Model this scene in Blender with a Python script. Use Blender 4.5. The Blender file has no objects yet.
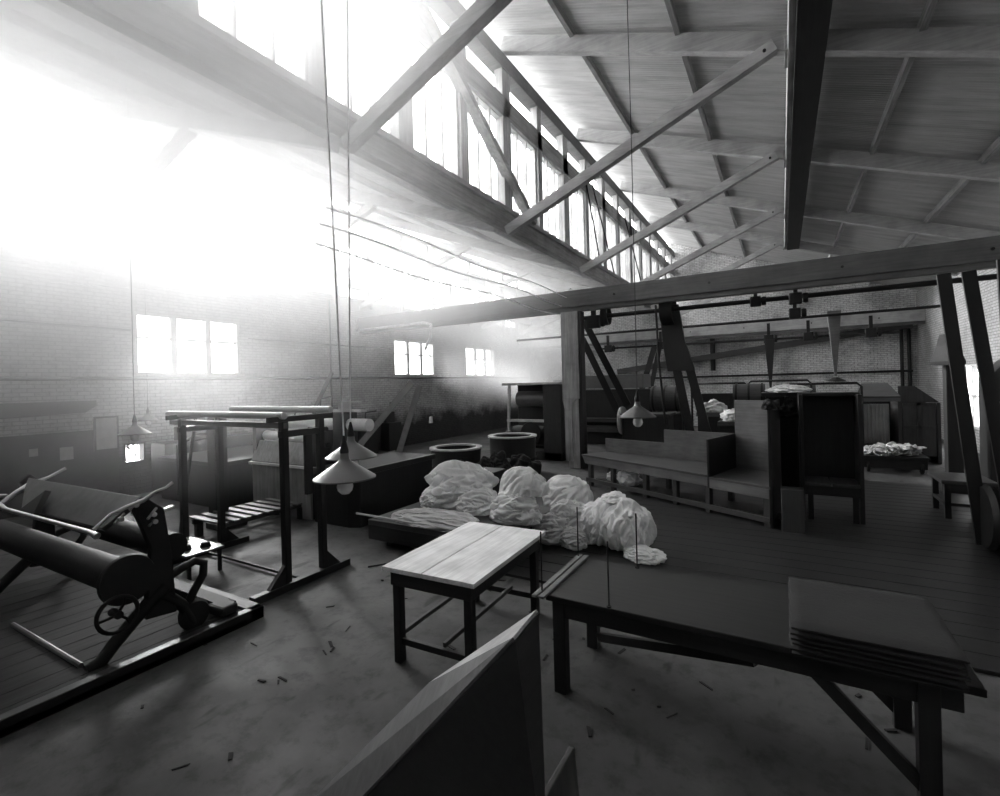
import bpy, bmesh, math, random
import numpy as np
from mathutils import Vector, Matrix, noise
random.seed(7)
SC = bpy.context.scene
COL = SC.collection
PI = math.pi
ORG = {}            # root object name -> world origin used while authoring

# ------------------------------------------------------------------ materials
def nodes_of(name):
    m = bpy.data.materials.new(name); m.use_nodes = True
    nt = m.node_tree; b = nt.nodes['Principled BSDF']
    return m, nt, b
def ramp(nt, fac, lo, hi, p0=0.3, p1=0.7):
    r = nt.nodes.new('ShaderNodeValToRGB'); e = r.color_ramp.elements
    e[0].position = p0; e[1].position = p1
    e[0].color = (lo, lo, lo, 1); e[1].color = (hi, hi, hi, 1)
    nt.links.new(fac, r.inputs[0]); return r.outputs[0]
def noise_tex(nt, scale, detail=4, rough=.6, vec=None):
    n = nt.nodes.new('ShaderNodeTexNoise'); n.inputs['Scale'].default_value = scale
    n.inputs['Detail'].default_value = detail; n.inputs['Roughness'].default_value = rough
    if vec is not None: nt.links.new(vec, n.inputs['Vector'])
    return n.outputs['Fac']
def mapped(nt, sc):
    tc = nt.nodes.new('ShaderNodeTexCoord'); mp = nt.nodes.new('ShaderNodeMapping')
    mp.inputs['Scale'].default_value = sc; nt.links.new(tc.outputs['Object'], mp.inputs['Vector'])
    return mp.outputs['Vector']
def mul(nt, a, b):
    m = nt.nodes.new('ShaderNodeMix'); m.data_type = 'RGBA'; m.blend_type = 'MULTIPLY'
    m.inputs[0].default_value = 1
    nt.links.new(a, m.inputs[6]); nt.links.new(b, m.inputs[7]); return m.outputs[2]
def bump(nt, b, h, s=.3, d=.02):
    n = nt.nodes.new('ShaderNodeBump'); n.inputs['Strength'].default_value = s; n.inputs['Distance'].default_value = d
    nt.links.new(h, n.inputs['Height']); nt.links.new(n.outputs[0], b.inputs['Normal'])
def wood(name, v, rough=.7, axis='y', contrast=.45):
    m, nt, b = nodes_of(name)
    sc = {'x': (1.2, 22, 22), 'y': (22, 1.2, 22), 'z': (22, 22, 1.2)}[axis]
    f = noise_tex(nt, 1.0, 5, .65, mapped(nt, sc))
    g = ramp(nt, f, v*(1-contrast), v*1.12)
    st = ramp(nt, noise_tex(nt, 2.2, 3, .6, mapped(nt, (1, 1, 1))), .72, 1.0, .3, .6)
    nt.links.new(mul(nt, g, st), b.inputs['Base Color'])
    b.inputs['Roughness'].default_value = rough
    bump(nt, b, f, .25, .004)
    return m
def plain(name, v, rough=.6, metal=0.0, var=.25, scale=6):
    m, nt, b = nodes_of(name)
    f = noise_tex(nt, scale, 5, .6, mapped(nt, (1, 1, 1)))
    nt.links.new(ramp(nt, f, v*(1-var), v*(1+var*.5)), b.inputs['Base Color'])
    b.inputs['Roughness'].default_value = rough; b.inputs['Metallic'].default_value = metal
    bump(nt, b, f, .15, .004)
    return m
def brick(name, v, uaxis, mortar=.8, stain=.5, foot_dark=None):
    m, nt, b = nodes_of(name)
    tc = nt.nodes.new('ShaderNodeTexCoord'); sp = nt.nodes.new('ShaderNodeSeparateXYZ'); cb = nt.nodes.new('ShaderNodeCombineXYZ')
    nt.links.new(tc.outputs['Object'], sp.inputs[0])
    nt.links.new(sp.outputs[{'x': 0, 'y': 1}[uaxis]], cb.inputs[0]); nt.links.new(sp.outputs[2], cb.inputs[1])
    t = nt.nodes.new('ShaderNodeTexBrick')
    t.inputs['Scale'].default_value = 1; t.inputs['Brick Width'].default_value = .24; t.inputs['Row Height'].default_value = .085
    t.inputs['Mortar Size'].default_value = .011; t.inputs['Mortar Smooth'].default_value = .3
    t.inputs['Color1'].default_value = (v, v, v, 1); t.inputs['Color2'].default_value = (v*.84,)*3+(1,)
    t.inputs['Mortar'].default_value = (v*mortar*.55,)*3+(1,)
    nt.links.new(cb.outputs[0], t.inputs['Vector'])
    st = ramp(nt, noise_tex(nt, .45, 6, .62, tc.outputs['Object']), 1-stain, 1.0, .36, .56)
    fl = ramp(nt, noise_tex(nt, 9, 4, .7, tc.outputs['Object']), .7, 1.0, .36, .5)
    col = mul(nt, mul(nt, t.outputs['Color'], st), fl)
    if foot_dark:      # multiplies the colour darker towards the foot of the wall, edge ragged
        nz = noise_tex(nt, 1.1, 6, .65, tc.outputs['Object'])
        ad = nt.nodes.new('ShaderNodeMath'); ad.operation = 'MULTIPLY_ADD'; ad.inputs[1].default_value = 1.6
        nt.links.new(nz, ad.inputs[0]); nt.links.new(sp.outputs[2], ad.inputs[2])
        mr = nt.nodes.new('ShaderNodeMapRange'); mr.inputs[1].default_value = foot_dark+.4; mr.inputs[2].default_value = foot_dark+1.1
        mr.inputs[3].default_value = .10; mr.inputs[4].default_value = 1
        nt.links.new(ad.outputs[0], mr.inputs[0]); cc = nt.nodes.new('ShaderNodeCombineColor')
        for k in range(3): nt.links.new(mr.outputs[0], cc.inputs[k])
        col = mul(nt, col, cc.outputs[0])
    nt.links.new(col, b.inputs['Base Color'])
    b.inputs['Roughness'].default_value = .85
    inv = nt.nodes.new('ShaderNodeMath'); inv.operation = 'SUBTRACT'; inv.inputs[0].default_value = 1
    nt.links.new(t.outputs['Fac'], inv.inputs[1]); bump(nt, b, inv.outputs[0], .5, .008)
    return m
def floor_mat():
    m, nt, b = nodes_of('worn_concrete')
    v = mapped(nt, (1, 1, 1))
    a = ramp(nt, noise_tex(nt, .6, 6, .6, v), .042, .088, .35, .65)
    s = ramp(nt, noise_tex(nt, 5, 6, .7, v), .6, 1.0, .36, .5)
    k = ramp(nt, noise_tex(nt, 2.6, 3, .5, mapped(nt, (1.6, .5, 1))), .35, 1.0, .30, .36)
    nt.links.new(mul(nt, mul(nt, a, s), k), b.inputs['Base Color'])
    rg = ramp(nt, noise_tex(nt, 1.3, 4, .6, v), .6, .9)
    nt.links.new(rg, b.inputs['Roughness'])
    bump(nt, b, noise_tex(nt, 18, 5, .6, v), .25, .01)
    return m
def sheet_mat():
    m, nt, b = nodes_of('corrugated_iron')
    f = noise_tex(nt, 1.0, 5, .6, mapped(nt, (.7, 5, 1)))
    nt.links.new(ramp(nt, f, .36, .56), b.inputs['Base Color'])
    b.inputs['Roughness'].default_value = .55; b.inputs['Metallic'].default_value = 0.1
    return m
def cloth_mat(name, v):
    m, nt, b = nodes_of(name)
    f = noise_tex(nt, 3, 5, .6, mapped(nt, (1, 1, 1)))
    nt.links.new(ramp(nt, f, v*.75, v), b.inputs['Base Color'])
    b.inputs['Roughness'].default_value = .95
    bump(nt, b, noise_tex(nt, 40, 4, .6, mapped(nt, (1, 1, 1))), .3, .01)
    return m
def glass_mat():
    m = bpy.data.materials.new('window_glass'); m.use_nodes = True; nt = m.node_tree
    nt.nodes.clear(); o = nt.nodes.new('ShaderNodeOutputMaterial'); mx = nt.nodes.new('ShaderNodeMixShader')
    t = nt.nodes.new('ShaderNodeBsdfTransparent'); g = nt.nodes.new('ShaderNodeBsdfGlossy')
    t.inputs[0].default_value = (.95, .95, .95, 1); g.inputs['Roughness'].default_value = .1; mx.inputs[0].default_value = .05
    nt.links.new(t.outputs[0], mx.inputs[1]); nt.links.new(g.outputs[0], mx.inputs[2]); nt.links.new(mx.outputs[0], o.inputs[0])
    return m
M = dict(
    floor=floor_mat(), sheet=sheet_mat(),
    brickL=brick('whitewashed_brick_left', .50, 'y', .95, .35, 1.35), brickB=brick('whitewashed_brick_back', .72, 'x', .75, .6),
    brickN=brick('dark_brick', .08, 'x', .8, .3),  # wall out of view, darkened to cut bounced light
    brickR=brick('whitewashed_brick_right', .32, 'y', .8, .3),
    board=wood('whitewashed_boards', .40, .8, 'y', .3), dado=plain('dark_dado', .035, .7),
    timx=wood('pale_timber_across', .40, .75, 'x', .2), timy=wood('pale_timber_lengthwise', .34, .75, 'y', .4), timz=wood('pale_timber_upright', .42, .75, 'z', .4),
    tie=wood('grey_tie_timber', .12, .7, 'x', .35), dtim=wood('dark_timber', .02, .7, 'y', .4),
    wx=wood('brown_wood_across', 0.07, .55, 'x'), wy=wood('brown_wood_lengthwise', 0.07, .55, 'y'), wz=wood('brown_wood_upright', 0.05, .6, 'z'),
    deck=wood('worn_deck_planks', .035, .85, 'y'), endb=wood('lit_board', .38, .6, 'x', .25), pole=wood('pale_glint_wood', .62, .4, 'x', .2), panel=wood('panel_boards', .26, .6, 'z', .35), sheetiron=plain('dull_sheet_iron', .14, .45, .4, .3),
    dwx=wood('dark_wood_across', 0.02, .45, 'x'), dwy=wood('dark_wood_lengthwise', 0.02, .45, 'y'), dwz=wood('dark_wood_upright', 0.016, .55, 'z'),
    scrub=wood('scrubbed_pale_tabletop', .86, .34, 'y', .3), plyx=wood('pale_boards', .15, .55, 'x', .3),
    iron=plain('black_cast_iron', .014, .62, .3), steel=plain('worn_bright_steel', .5, .3, .8), litbelt=plain('lit_grey_belt', .16, .7), belt=plain('leather_belt', .012, .6),
    tin=plain('grey_enamel', .12, .35, .2, .15), bulb=plain('opal_bulb', .8, .2), cord=plain('pale_cord', .85, .8), dcord=plain('dark_cord', .05, .8),  # near lamp cords coloured pale, as if lit through haze
    cloth=cloth_mat('crumpled_calico', .9), cloth2=cloth_mat('grey_calico', .68), cloth3=cloth_mat('dark_cloth', .015), white=cloth_mat('white_linen', .85),
    paper=plain('notice_paper', .35, .9), frame=plain('painted_sash', .5, .6), copper=plain('pale_tub_rim', .45, .5), glass=glass_mat(),
    leaf=plain('foliage', .006, .7), ground=plain('pale_yard', .5, .9), rag=cloth_mat('sooty_rags', .02), roller=cloth_mat('roller_cloth', .85),
)
# ------------------------------------------------------------------ mesh builder
class MB:
    def __init__(s): s.v = []; s.f = []
    def add(s, vs, fs):
        o = len(s.v); s.v += [tuple(v) for v in vs]; s.f += [tuple(i+o for i in f) for f in fs]; return s
    def box(s, x0, x1, y0, y1, z0, z1):
        return s.add([(x0,y0,z0),(x1,y0,z0),(x1,y1,z0),(x0,y1,z0),(x0,y0,z1),(x1,y0,z1),(x1,y1,z1),(x0,y1,z1)],
                     [(3,2,1,0),(4,5,6,7),(0,1,5,4),(1,2,6,5),(2,3,7,6),(3,0,4,7)])
    def beam(s, p, q, w, h, up=(0,0,1), w2=None, h2=None):
        p, q = Vector(p), Vector(q); d = (q-p).normalized(); u = Vector(up)
        r = d.cross(u)
        if r.length < 1e-4: r = d.cross(Vector((0,1,0)))
        r.normalize(); u = r.cross(d)
        w2 = w if w2 is None else w2; h2 = h if h2 is None else h2
        vs = []
        for c, a, b in ((p, w, h), (q, w2, h2)):
            vs += [c-r*a/2-u*b/2, c+r*a/2-u*b/2, c+r*a/2+u*b/2, c-r*a/2+u*b/2]
        return s.add(vs, [(0,1,2,3),(7,6,5,4),(0,4,5,1),(1,5,6,2),(2,6,7,3),(3,7,4,0)])
    def tube(s, pts, r, n=10, caps=True):
        pts = [Vector(p) for p in pts]; vs = []; fs = []
        rs = r if isinstance(r, (list, tuple)) else [r]*len(pts)
        u = None
        for i, p in enumerate(pts):
            d = (pts[min(i+1, len(pts)-1)]-pts[max(i-1, 0)]).normalized()
            if u is None:
                u = d.orthogonal().normalized()
            else:
                u = (u-d*u.dot(d)); u = u.normalized() if u.length > 1e-6 else d.orthogonal().normalized()
            w = d.cross(u)
            vs += [p+(u*math.cos(2*PI*k/n)+w*math.sin(2*PI*k/n))*rs[i] for k in range(n)]
        for i in range(len(pts)-1):
            for k in range(n):
                a, b = i*n+k, i*n+(k+1) % n
                fs.append((a, b, b+n, a+n))
        if caps: fs += [tuple(range(n))[::-1], tuple(range((len(pts)-1)*n, len(pts)*n))]
        return s.add(vs, fs)
    def lathe(s, prof, c, n=32, axis='z', closed=False):
        vs = []; fs = []; c = Vector(c)
        for r, h in prof:
            for k in range(n):
                a = 2*PI*k/n; x, y = r*math.cos(a), r*math.sin(a)
                vs.append(c+Vector({'z': (x, y, h), 'x': (h, x, y), 'y': (y, h, x)}[axis]))
        m = len(prof)
        for i in range(m if closed else m-1):
            for k in range(n):
                a, b = i*n+k, i*n+(k+1) % n; j = (i+1) % m
                fs.append((a, b, j*n+(k+1) % n, j*n+k))
        if not closed:
            if prof[0][0] > 1e-6: fs.append(tuple(range(n))[::-1])
            if prof[-1][0] > 1e-6: fs.append(tuple(range((m-1)*n, m*n)))
        return s.add(vs, fs)
    def prism(s, poly, off):
        n = len(poly); off = Vector(off); vs = [Vector(p) for p in poly]; vs += [p+off for p in vs]
        return s.add(vs, [tuple(range(n))[::-1], tuple(range(n, 2*n))]+[(i, (i+1) % n, (i+1) % n+n, i+n) for i in range(n)])
    def build(s, name, mat, parent=None, bevel=0, smooth=False, local=False, label=None, sub=0):
        root = parent
        while root is not None and root.parent is not None: root = root.parent
        o0 = Vector((0,0,0)) if (root is None or local) else Vector(ORG.get(root.name, (0,0,0)))
        me = bpy.data.meshes.new(name); me.from_pydata([Vector(v)-o0 for v in s.v], [], s.f)
        bm = bmesh.new(); bm.from_mesh(me); bmesh.ops.remove_doubles(bm, verts=bm.verts, dist=1e-5)
        bmesh.ops.recalc_face_normals(bm, faces=bm.faces); bm.to_mesh(me); bm.free()
        me.materials.append(M[mat] if isinstance(mat, str) else mat)
        if smooth:
            for p in me.polygons: p.use_smooth = True
            me.set_sharp_from_angle(angle=math.radians(40))
        o = bpy.data.objects.new(name, me); COL.objects.link(o); o.parent = parent
        if bevel:
            b = o.modifiers.new('bevel', 'BEVEL'); b.width = bevel; b.segments = 2; b.limit_method = 'ANGLE'
        if sub:
            b = o.modifiers.new('sub', 'SUBSURF'); b.levels = sub; b.render_levels = sub
        if label: o['label'] = label
        return o
def thing(name, label, cat, loc=(0,0,0), rz=0, group=None):
    o = bpy.data.objects.new(name, None); COL.objects.link(o); o.empty_display_size = .2
    o.location = loc; o.rotation_euler = (0, 0, rz); ORG[o.name] = loc
    return tag(o, label, cat, group)
def tag(o, label, cat, group=None, kind=None):
    o['label'] = label; o['category'] = cat
    if group: o['group'] = group
    if kind: o['kind'] = kind
    return o
def struct(o, label=None):
    o['kind'] = 'structure'
    if label: o['label'] = label
    return o
def dup(root, loc, label, rz=None):
    r = root.copy(); COL.objects.link(r); r.location = loc; r['label'] = label
    if rz is not None: r.rotation_euler = (0, 0, rz)
    for ch in list(root.children):
        c = ch.copy(); COL.objects.link(c); c.parent = r
        for g in list(ch.children):
            d = g.copy(); COL.objects.link(d); d.parent = c
    return r
ORD = ['nearest', 'second', 'third', 'fourth', 'fifth', 'sixth', 'seventh', 'eighth', 'ninth', 'tenth']

# ------------------------------------------------------------------ the setting
XL, XR, XC, YN, YB = -13.7, 5.1, -4.95, -5.0, 27.2
SL = .37
def zB(x): return 8.0-SL*x          # main bay sheet
def zA(x): return 6.05-SL*(x-XC)    # left bay sheet
struct(MB().box(XL-.4, XR+.4, YN-.4, YB+.4, -.12, 0).build('floor', 'floor'), 'worn stained concrete floor')
def holed(u0, u1, z0, z1, holes):
    us = sorted({u0, u1, *[h[0] for h in holes], *[h[1] for h in holes]}); zs = sorted({z0, z1, *[h[2] for h in holes], *[h[3] for h in holes]})
    out = []
    for i in range(len(us)-1):
        run = None
        for j in range(len(zs)-1):
            cu, cz = (us[i]+us[i+1])/2, (zs[j]+zs[j+1])/2
            if any(h[0] < cu < h[1] and h[2] < cz < h[3] for h in holes): run = None; continue
            if run: run[3] = zs[j+1]
            else: run = [us[i], us[i+1], zs[j], zs[j+1]]; out.append(run)
    return out
W_LOW = [(5.70, 8.36, 2.93, 4.50), (14.87, 17.53, 2.93, 4.45), (20.07, 22.93, 2.93, 4.42)]
HI0, HIP, HIW = 5.28, 1.71, 1.41
W_HI = [(HI0+HIP*k, HI0+HIP*k+HIW, 5.78, 7.77) for k in range(-4, 12)]
GRILLE = [(5.42, 5.86, .80, 1.26), (17.0, 17.3, .78, 1.14)]
mb = MB()
for a, b, c, d in holed(YN, YB, 0, 8.25, W_LOW+W_HI+GRILLE): mb.box(XL-.3, XL, a, b, c, d)
struct(mb.build('wall_left', 'brickL'), 'whitewashed brick wall pierced by two tiers of windows')
W_RIGHT = [(18.9, 22.0, .72, 2.72)]
mb = MB()
for a, b, c, d in holed(YN, YB, 0, 5.95, W_RIGHT): mb.box(XR, XR+.3, a, b, c, d)
struct(mb.build('wall_right', 'brickR'), 'whitewashed brick wall')
gab = [(XL-.3, YB, 0), (XR+.3, YB, 0), (XR+.3, YB, zB(XR+.3)), (XC-.1, YB, zB(XC-.1)), (XC-.1, YB, zA(XC-.1)), (XL-.3, YB, zA(XL-.3))]
struct(MB().prism(gab, (0, .3, 0)).build('wall_back', 'brickB'), 'whitewashed brick gable wall')
near_holes = []
mb = MB()
for a, b, c, d in holed(XL-.3, XR+.3, 0, 5.8, near_holes): mb.box(a, b, YN-.3, YN, c, d)
mb.prism([(XC-.1, YN-.3, 5.8), (XR+.3, YN-.3, 5.8), (XR+.3, YN-.3, zB(XR+.3)), (XC-.1, YN-.3, zB(XC-.1))], (0, .3, 0))
mb.prism([(XL-.3, YN-.3, 5.8), (XC-.1, YN-.3, 5.8), (XC-.1, YN-.3, zA(XC-.1)), (XL-.3, YN-.3, zA(XL-.3))], (0, .3, 0))
struct(mb.build('wall_near', 'brickN'), 'dark brick wall out of view')
def corr(x0, x1, zf, name):
    n = int((YB-YN)/.076)*6; vs = []; fs = []
    for i in range(n+1):
        y = YN-.1+(YB-YN+.2)*i/n; dz = .016*math.sin(2*PI*y/.076)
        vs += [(x0, y, zf(x0)+dz), (x1, y, zf(x1)+dz)]
    fs = [(2*i, 2*i+1, 2*i+3, 2*i+2) for i in range(n)]
    o = MB().add(vs, fs).build(name, 'sheet', smooth=False)
    for p in o.data.polygons: p.use_smooth = True
    return struct(o, 'corrugated iron roof sheeting')
corr(XC-.55, XR+.35, zB, 'ceiling'); corr(XL-.6, XC+.02, zA, 'ceiling_left')
# dark painted lower wall on the left, dado board, boards above the high windows
struct(MB().box(XL, XL+.03, YN, 5.3, 0, 1.66).build('baseboard_left', 'dado'), 'dark boarded dado')
struct(MB().box(XL-.14, XL+.02, YN, YB, 7.95, 8.28).box(XL-.2, XL+.06, YN, YB, 8.80, 9.0).build('trim_1', 'timy'), 'whitewashed lintel and eaves timbers')
# middle clerestory: girder, sill, lintel, eaves beam
struct(MB().box(XC-.1, XC+.1, YN, YB, 5.70, 6.02).box(XC-.18, XC+.16, YN, YB, 6.02, 6.12).build('wall_middle', 'timy', bevel=.008), 'whitewashed valley girder and clerestory sill')
struct(MB().box(XC-.10, XC+.10, YN, YB, 8.02, 8.46).build('trim_2', 'timy', bevel=.008), 'clerestory lintel')
struct(MB().box(XC-.18, XC+.12, YN, YB, 9.02, 9.34).build('trim_3', 'tie', bevel=.01), 'dark eaves beam')
# windows
def window(no, wall, u0, u1, z0, z1, lights, bars, fw=.07, lab=None):
    """wall: ('x', pos) plane; lights across, list of glazing-bar heights"""
    pos = wall
    def bx(m, a, b, c, d, t0, t1): return m.box(pos+t0, pos+t1, a, b, c, d)
    f = MB()
    bx(f, u0, u1, z0, z0+fw, -.10, .06); bx(f, u0, u1, z1-fw, z1, -.10, .04); bx(f, u0, u0+fw, z0, z1, -.10, .04); bx(f, u1-fw, u1, z0, z1, -.10, .04)
    n = len(lights)
    for a in lights: bx(f, a[0], a[1], z0, z1, -.09, .03)
    o = struct(f.build('window_%d' % no, 'frame', bevel=.004), lab)
    s = MB()
    for h in bars: bx(s, u0+fw, u1-fw, h-.025, h+.025, -.06, .0)
    s.build('glazing_bar', 'frame', o)
    g = MB(); bx(g, u0+.02, u1-.02, z0+.02, z1-.02, -.045, -.04); g.build('pane', 'glass', o)
    return o
no = 1
for i, (a, b, c, d) in enumerate(W_LOW):
    L3 = (b-a); ml = [(a+L3*.315, a+L3*.315+.14), (a+L3*.645, a+L3*.645+.14)]
    window(no, XL-.05, a, b, c, d, ml, [c+(d-c)*.60], lab='three-light sash window low in the left wall, %s from the camera' % ORD[i]); no += 1
for k, (a, b, c, d) in enumerate(W_HI):
    ml = [(a+.45, a+.48), (a+.92, a+.95)]
    window(no, XL-.05, a, b, c, d, ml, [6.87], .05); no += 1
CP, C0 = 1.60, 5.67
for k in range(-4, 13):
    a, b = C0+CP*k+.12, C0+CP*(k+1)-.12
    ml = [(a+(b-a)/3-.02, a+(b-a)/3+.02), (a+(b-a)*2/3-.02, a+(b-a)*2/3+.02)]
    window(no, XC, a, b, 6.1, 8.04, ml, [], .045); no += 1
for a, b, c, d in W_RIGHT:
    window(no, XR+.12, a, b, c, d, [((a+b)/2-.05, (a+b)/2+.05)], [c+(d-c)*.5]); no += 1
mb = MB()
for k in range(-4, 14):
    w = .12 if k % 2 else .17
    mb.box(XC-.08, XC+.10, C0+CP*k-w, C0+CP*k+w, 6.1, 9.05)
struct(mb.build('trim_4', 'timz', bevel=.008), 'clerestory mullion posts')
mb = MB()
for k in range(-4, 13):
    y = HI0+HIP*k-.15; mb.box(XL, XL+.10, y-.10, y+.10, 5.5, 8.8)
struct(mb.build('trim_5', 'timz'), 'mullion posts between the high windows')
struct(MB().box(XL+.02, XL+.22, YN, YB, 6.13, 6.46).build('trim_6', 'timy'), 'long rail crossing the high windows')
struct(MB().box(-60, 40, -60, 90, -.5, -.3).build('ground', 'ground'), 'pale yard outside')

# ------------------------------------------------------------------ roof timbers, each a thing
T0, TS = 4.52, 4.26
TR = [T0+TS*k for k in range(0, 6)]
for i, y in enumerate(TR):
    if i < 5:
        tag(MB().beam((XC+.1, y, 7.71-SL*(XC+.1)), (XR, y, 7.71-SL*XR), .16, .30, (0,0,1)).build('rafter', 'timx', bevel=.008),
            '%s whitened rafter from the camera under the right-hand corrugated roof' % ORD[i], 'rafter', 'rafters of the main roof')
    st = thing('roof_strut', '%s diagonal timber strut from the camera, rising from the clerestory sill to the roof' % ORD[i], 'strut', (XC+.18, y, 5.68), 0, 'struts of the main roof')
    MB().beam((XC+.12, y-.06, 5.62), (.02, y-.06, 7.62), .15, .20).build('strut_beam', 'timx', st, .008)
    MB().tube([(-.12, y-.16, 7.56), (-.12, y-.05, 7.56)], .025, 8).build('bolt', 'iron', st)
    z0 = zA(XL)-.28
    tag(MB().beam((XL+.05, y, z0), (XC-.15, y, zA(XC)-.26), .16, .26).build('rafter', 'timx'),
        '%s rafter from the camera under the left-hand roof' % ORD[i], 'rafter', 'rafters of the left roof')
    tag(MB().beam((XL+.1, y, 5.5), (XL+5.1, y, zA(XL+5.1)-.4), .15, .2).build('roof_strut', 'timx'),
        '%s strut from the camera slanting across the high windows of the left wall' % ORD[i], 'strut', 'struts of the left roof')
for i, x in enumerate([-3.3, -1.4, 1.78, 3.5]):
    z = zB(x)-.09
    tag(MB().box(x-.04, x+.04, YN, YB, z-.09, z+.07).build('purlin', 'timy'), ['purlin along the roof slope nearest the clerestory', 'purlin halfway between clerestory and deep dark beam', 'first purlin to the right of the deep dark beam', 'purlin lowest on the roof slope at the right'][i], 'purlin', 'purlins of the main roof')
for i, x in enumerate([-11.7, -9.8, -7.9, -6.3]):
    z = zA(x)-.09
    tag(MB().box(x-.04, x+.04, YN, YB, z-.07, z+.07).build('purlin', 'timy'), ['purlin highest on the left roof by the wall', 'second purlin down the left roof', 'third purlin down the left roof', 'purlin lowest on the left roof above the valley'][i], 'purlin', 'purlins of the left roof')
bp = thing('roof_beam', 'deep dark beam running lengthwise under the corrugated roof, overhead', 'beam', (.48, 1, 7.3))
MB().box(.28, .68, 1, 21.5, 7.30, 7.72).build('beam_timber', 'dtim', bp, .006)
MB().box(.19, .28, 1, 21.5, 7.34, 7.74).build('lit_face', 'timy', bp, .004, label='left face coloured pale as lit')  # pale strip standing for the lit left face of the beam
mb = MB()
for y in TR: mb.box(.15, .19, y-.25, y+.25, 7.40, 7.62)
mb.build('cleat', 'timy', bp)
for i, y in enumerate((13.12, 25.84)):
    tb = thing('tie_beam', ['heavy horizontal tie beam crossing the hall on the thick square post', 'tie beam near the back brick wall'][i], 'beam', (0, y, 4.62), 0, 'tie beams')
    MB().box(XL, XR, y-.15, y+.15, 4.62, 5.10).build('beam_timber', ['tie', 'timx'][i], tb, .012)
    MB().box(XL, XR, y-.10, y+.10, 4.50, 4.62).build('lower_plank', 'tie', tb, .006)
    mb = MB()
    for x in (-3.9, -1.5, 1.2, 3.6): mb.lathe([(.03, 0), (.03, .03)], (x, y-.18, 4.85), 8, 'y')
    mb.build('bolt_head', 'iron', tb)
pt = thing('timber_post', 'thick square pale timber post carrying the tie beam', 'post', (-5.24, 13.12, 0))
MB().box(-5.50, -4.98, 12.97, 13.27, 2.0, 4.5).build('upper_casing', 'timz', pt, .012)
MB().box(-5.36, -5.02, 13.0, 13.27, 0, 2.0).build('post_shaft', 'timz', pt, .012)
MB().prism([(-5.44, 12.96, .2), (-5.22, 12.96, .2), (-5.22, 12.96, 1.84), (-5.06, 12.96, 2.0), (-5.50, 12.96, 2.0), (-5.44, 12.96, 1.7)], (0, .08, 0)).build('front_board', 'timz', pt, .004)
MB().box(-5.02, -4.90, 13.0, 13.3, 0, 4.5).build('side_board', 'dwz', pt, .006, label='side coloured dark as in shade')  # thin dark box standing for the shaded right side of the post
tag(MB().beam((XC+.14, 5.1, 9.05), (XC+.14, 9.9, 6.1), .13, .20, (1,0,0)).build('wind_brace', 'timy', bevel=.006), 'broad pale diagonal brace across the nearest clerestory windows', 'brace', 'braces of the clerestory')
for i, (a, b) in enumerate([((13.4, 8.4), (14.6, 6.1)), ((14.0, 8.4), (16.0, 6.1)), ((17.5, 8.4), (20, 6.1))]):
    tag(MB().tube([(XC+.16, a[0], a[1]), (XC+.16, b[0], b[1])], .022, 8).build('tie_rod', 'iron'), ['first thin iron rod slanting across the clerestory glass beyond the second strut', 'second thin iron rod slanting across the clerestory beyond the second strut', 'farthest thin iron rod across the clerestory glass'][i], 'rod', 'iron rods of the clerestory')
# conduits along the valley
for i, (z, x) in enumerate(((4.95, XC-.35), (4.72, XC-.5), (4.45, XC-.6))):
    pts = [(x, y, z+.04*math.sin(y*1.3+i)) for y in [4.5+k*.7 for k in range(0, 15)]]
    tag(MB().tube(pts, .012, 6).build('wall_cable', 'cord'), ['upper pale cable strung below the clerestory girder', 'middle pale cable strung below the clerestory girder', 'lowest pale cable strung below the clerestory girder'][i], 'cable', 'cables below the girder')
# rails and pipes on the left wall
for i, (z, r, a, b) in enumerate(((2.84, .04, YN, 26.9), (4.02, .025, YN, 5.6), (4.02, .02, 8.6, 14.6))):
    tag(MB().tube([(XL+.06, a, z), (XL+.06, b, z)], r, 8).build('wall_pipe', 'iron'), ['long dark pipe along the left wall just under the window sills', 'thin pipe on the left wall before the nearest window', 'thin pipe on the left wall beyond the nearest window'][i], 'pipe', 'pipes on the left wall')
tag(MB().tube([(XL+.06, 11.6, 0), (XL+.06, 11.6, 5.6)], .03, 8).build('drop_pipe', 'iron'), 'upright pipe on the left wall between the first two low windows', 'pipe')
tag(MB().tube([(XL+.1, 12.8, 4.6), (-10.4, 12.8, 4.62), (-10.1, 12.8, 4.55), (-10.15, 12.8, 4.1), (-10.4, 12.8, 3.7)], .05, 8).build('steam_pipe', 'cord', smooth=True), 'pale pipe with a hooked end beneath the tie beam by the left wall', 'pipe')

# ------------------------------------------------------------------ left wall fittings
tag(MB().prism([(XL, 3.0, 2.02), (XL, 4.6, 2.08), (XL, 4.8, 2.22), (XL, 4.8, 2.34), (XL, 3.0, 2.34)], (.3, 0, 0)).build('wall_shelf', 'dwy'), 'long dark wooden shelf box on the left wall above the dado', 'shelf')
nb = thing('notice_board', 'pale framed notice board on the left wall beside the small grille', 'notice board', (XL+.05, 5.05, 1.2))
MB().box(XL+.03, XL+.06, 4.84, 5.28, 1.18, 1.94).build('board', 'paper', nb); f = MB()
for a, b, c, d in ((4.82, 4.86, 1.16, 1.96), (5.26, 5.30, 1.16, 1.96), (4.82, 5.30, 1.92, 1.96), (4.82, 5.30, 1.16, 1.20)): f.box(XL+.03, XL+.075, a, b, c, d)
f.build('frame', 'dwy', nb)
tag(MB().box(XL+.03, XL+.04, 4.22, 4.45, 1.05, 1.33).build('paper_notice', 'paper'), 'square paper notice pinned to the dark dado under the shelf', 'notice')
tag(MB().box(XL+.03, XL+.04, 3.72, 3.86, 1.2, 1.36).build('paper_notice', 'paper'), 'small paper notice on the dark dado at the left edge', 'notice')
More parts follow.
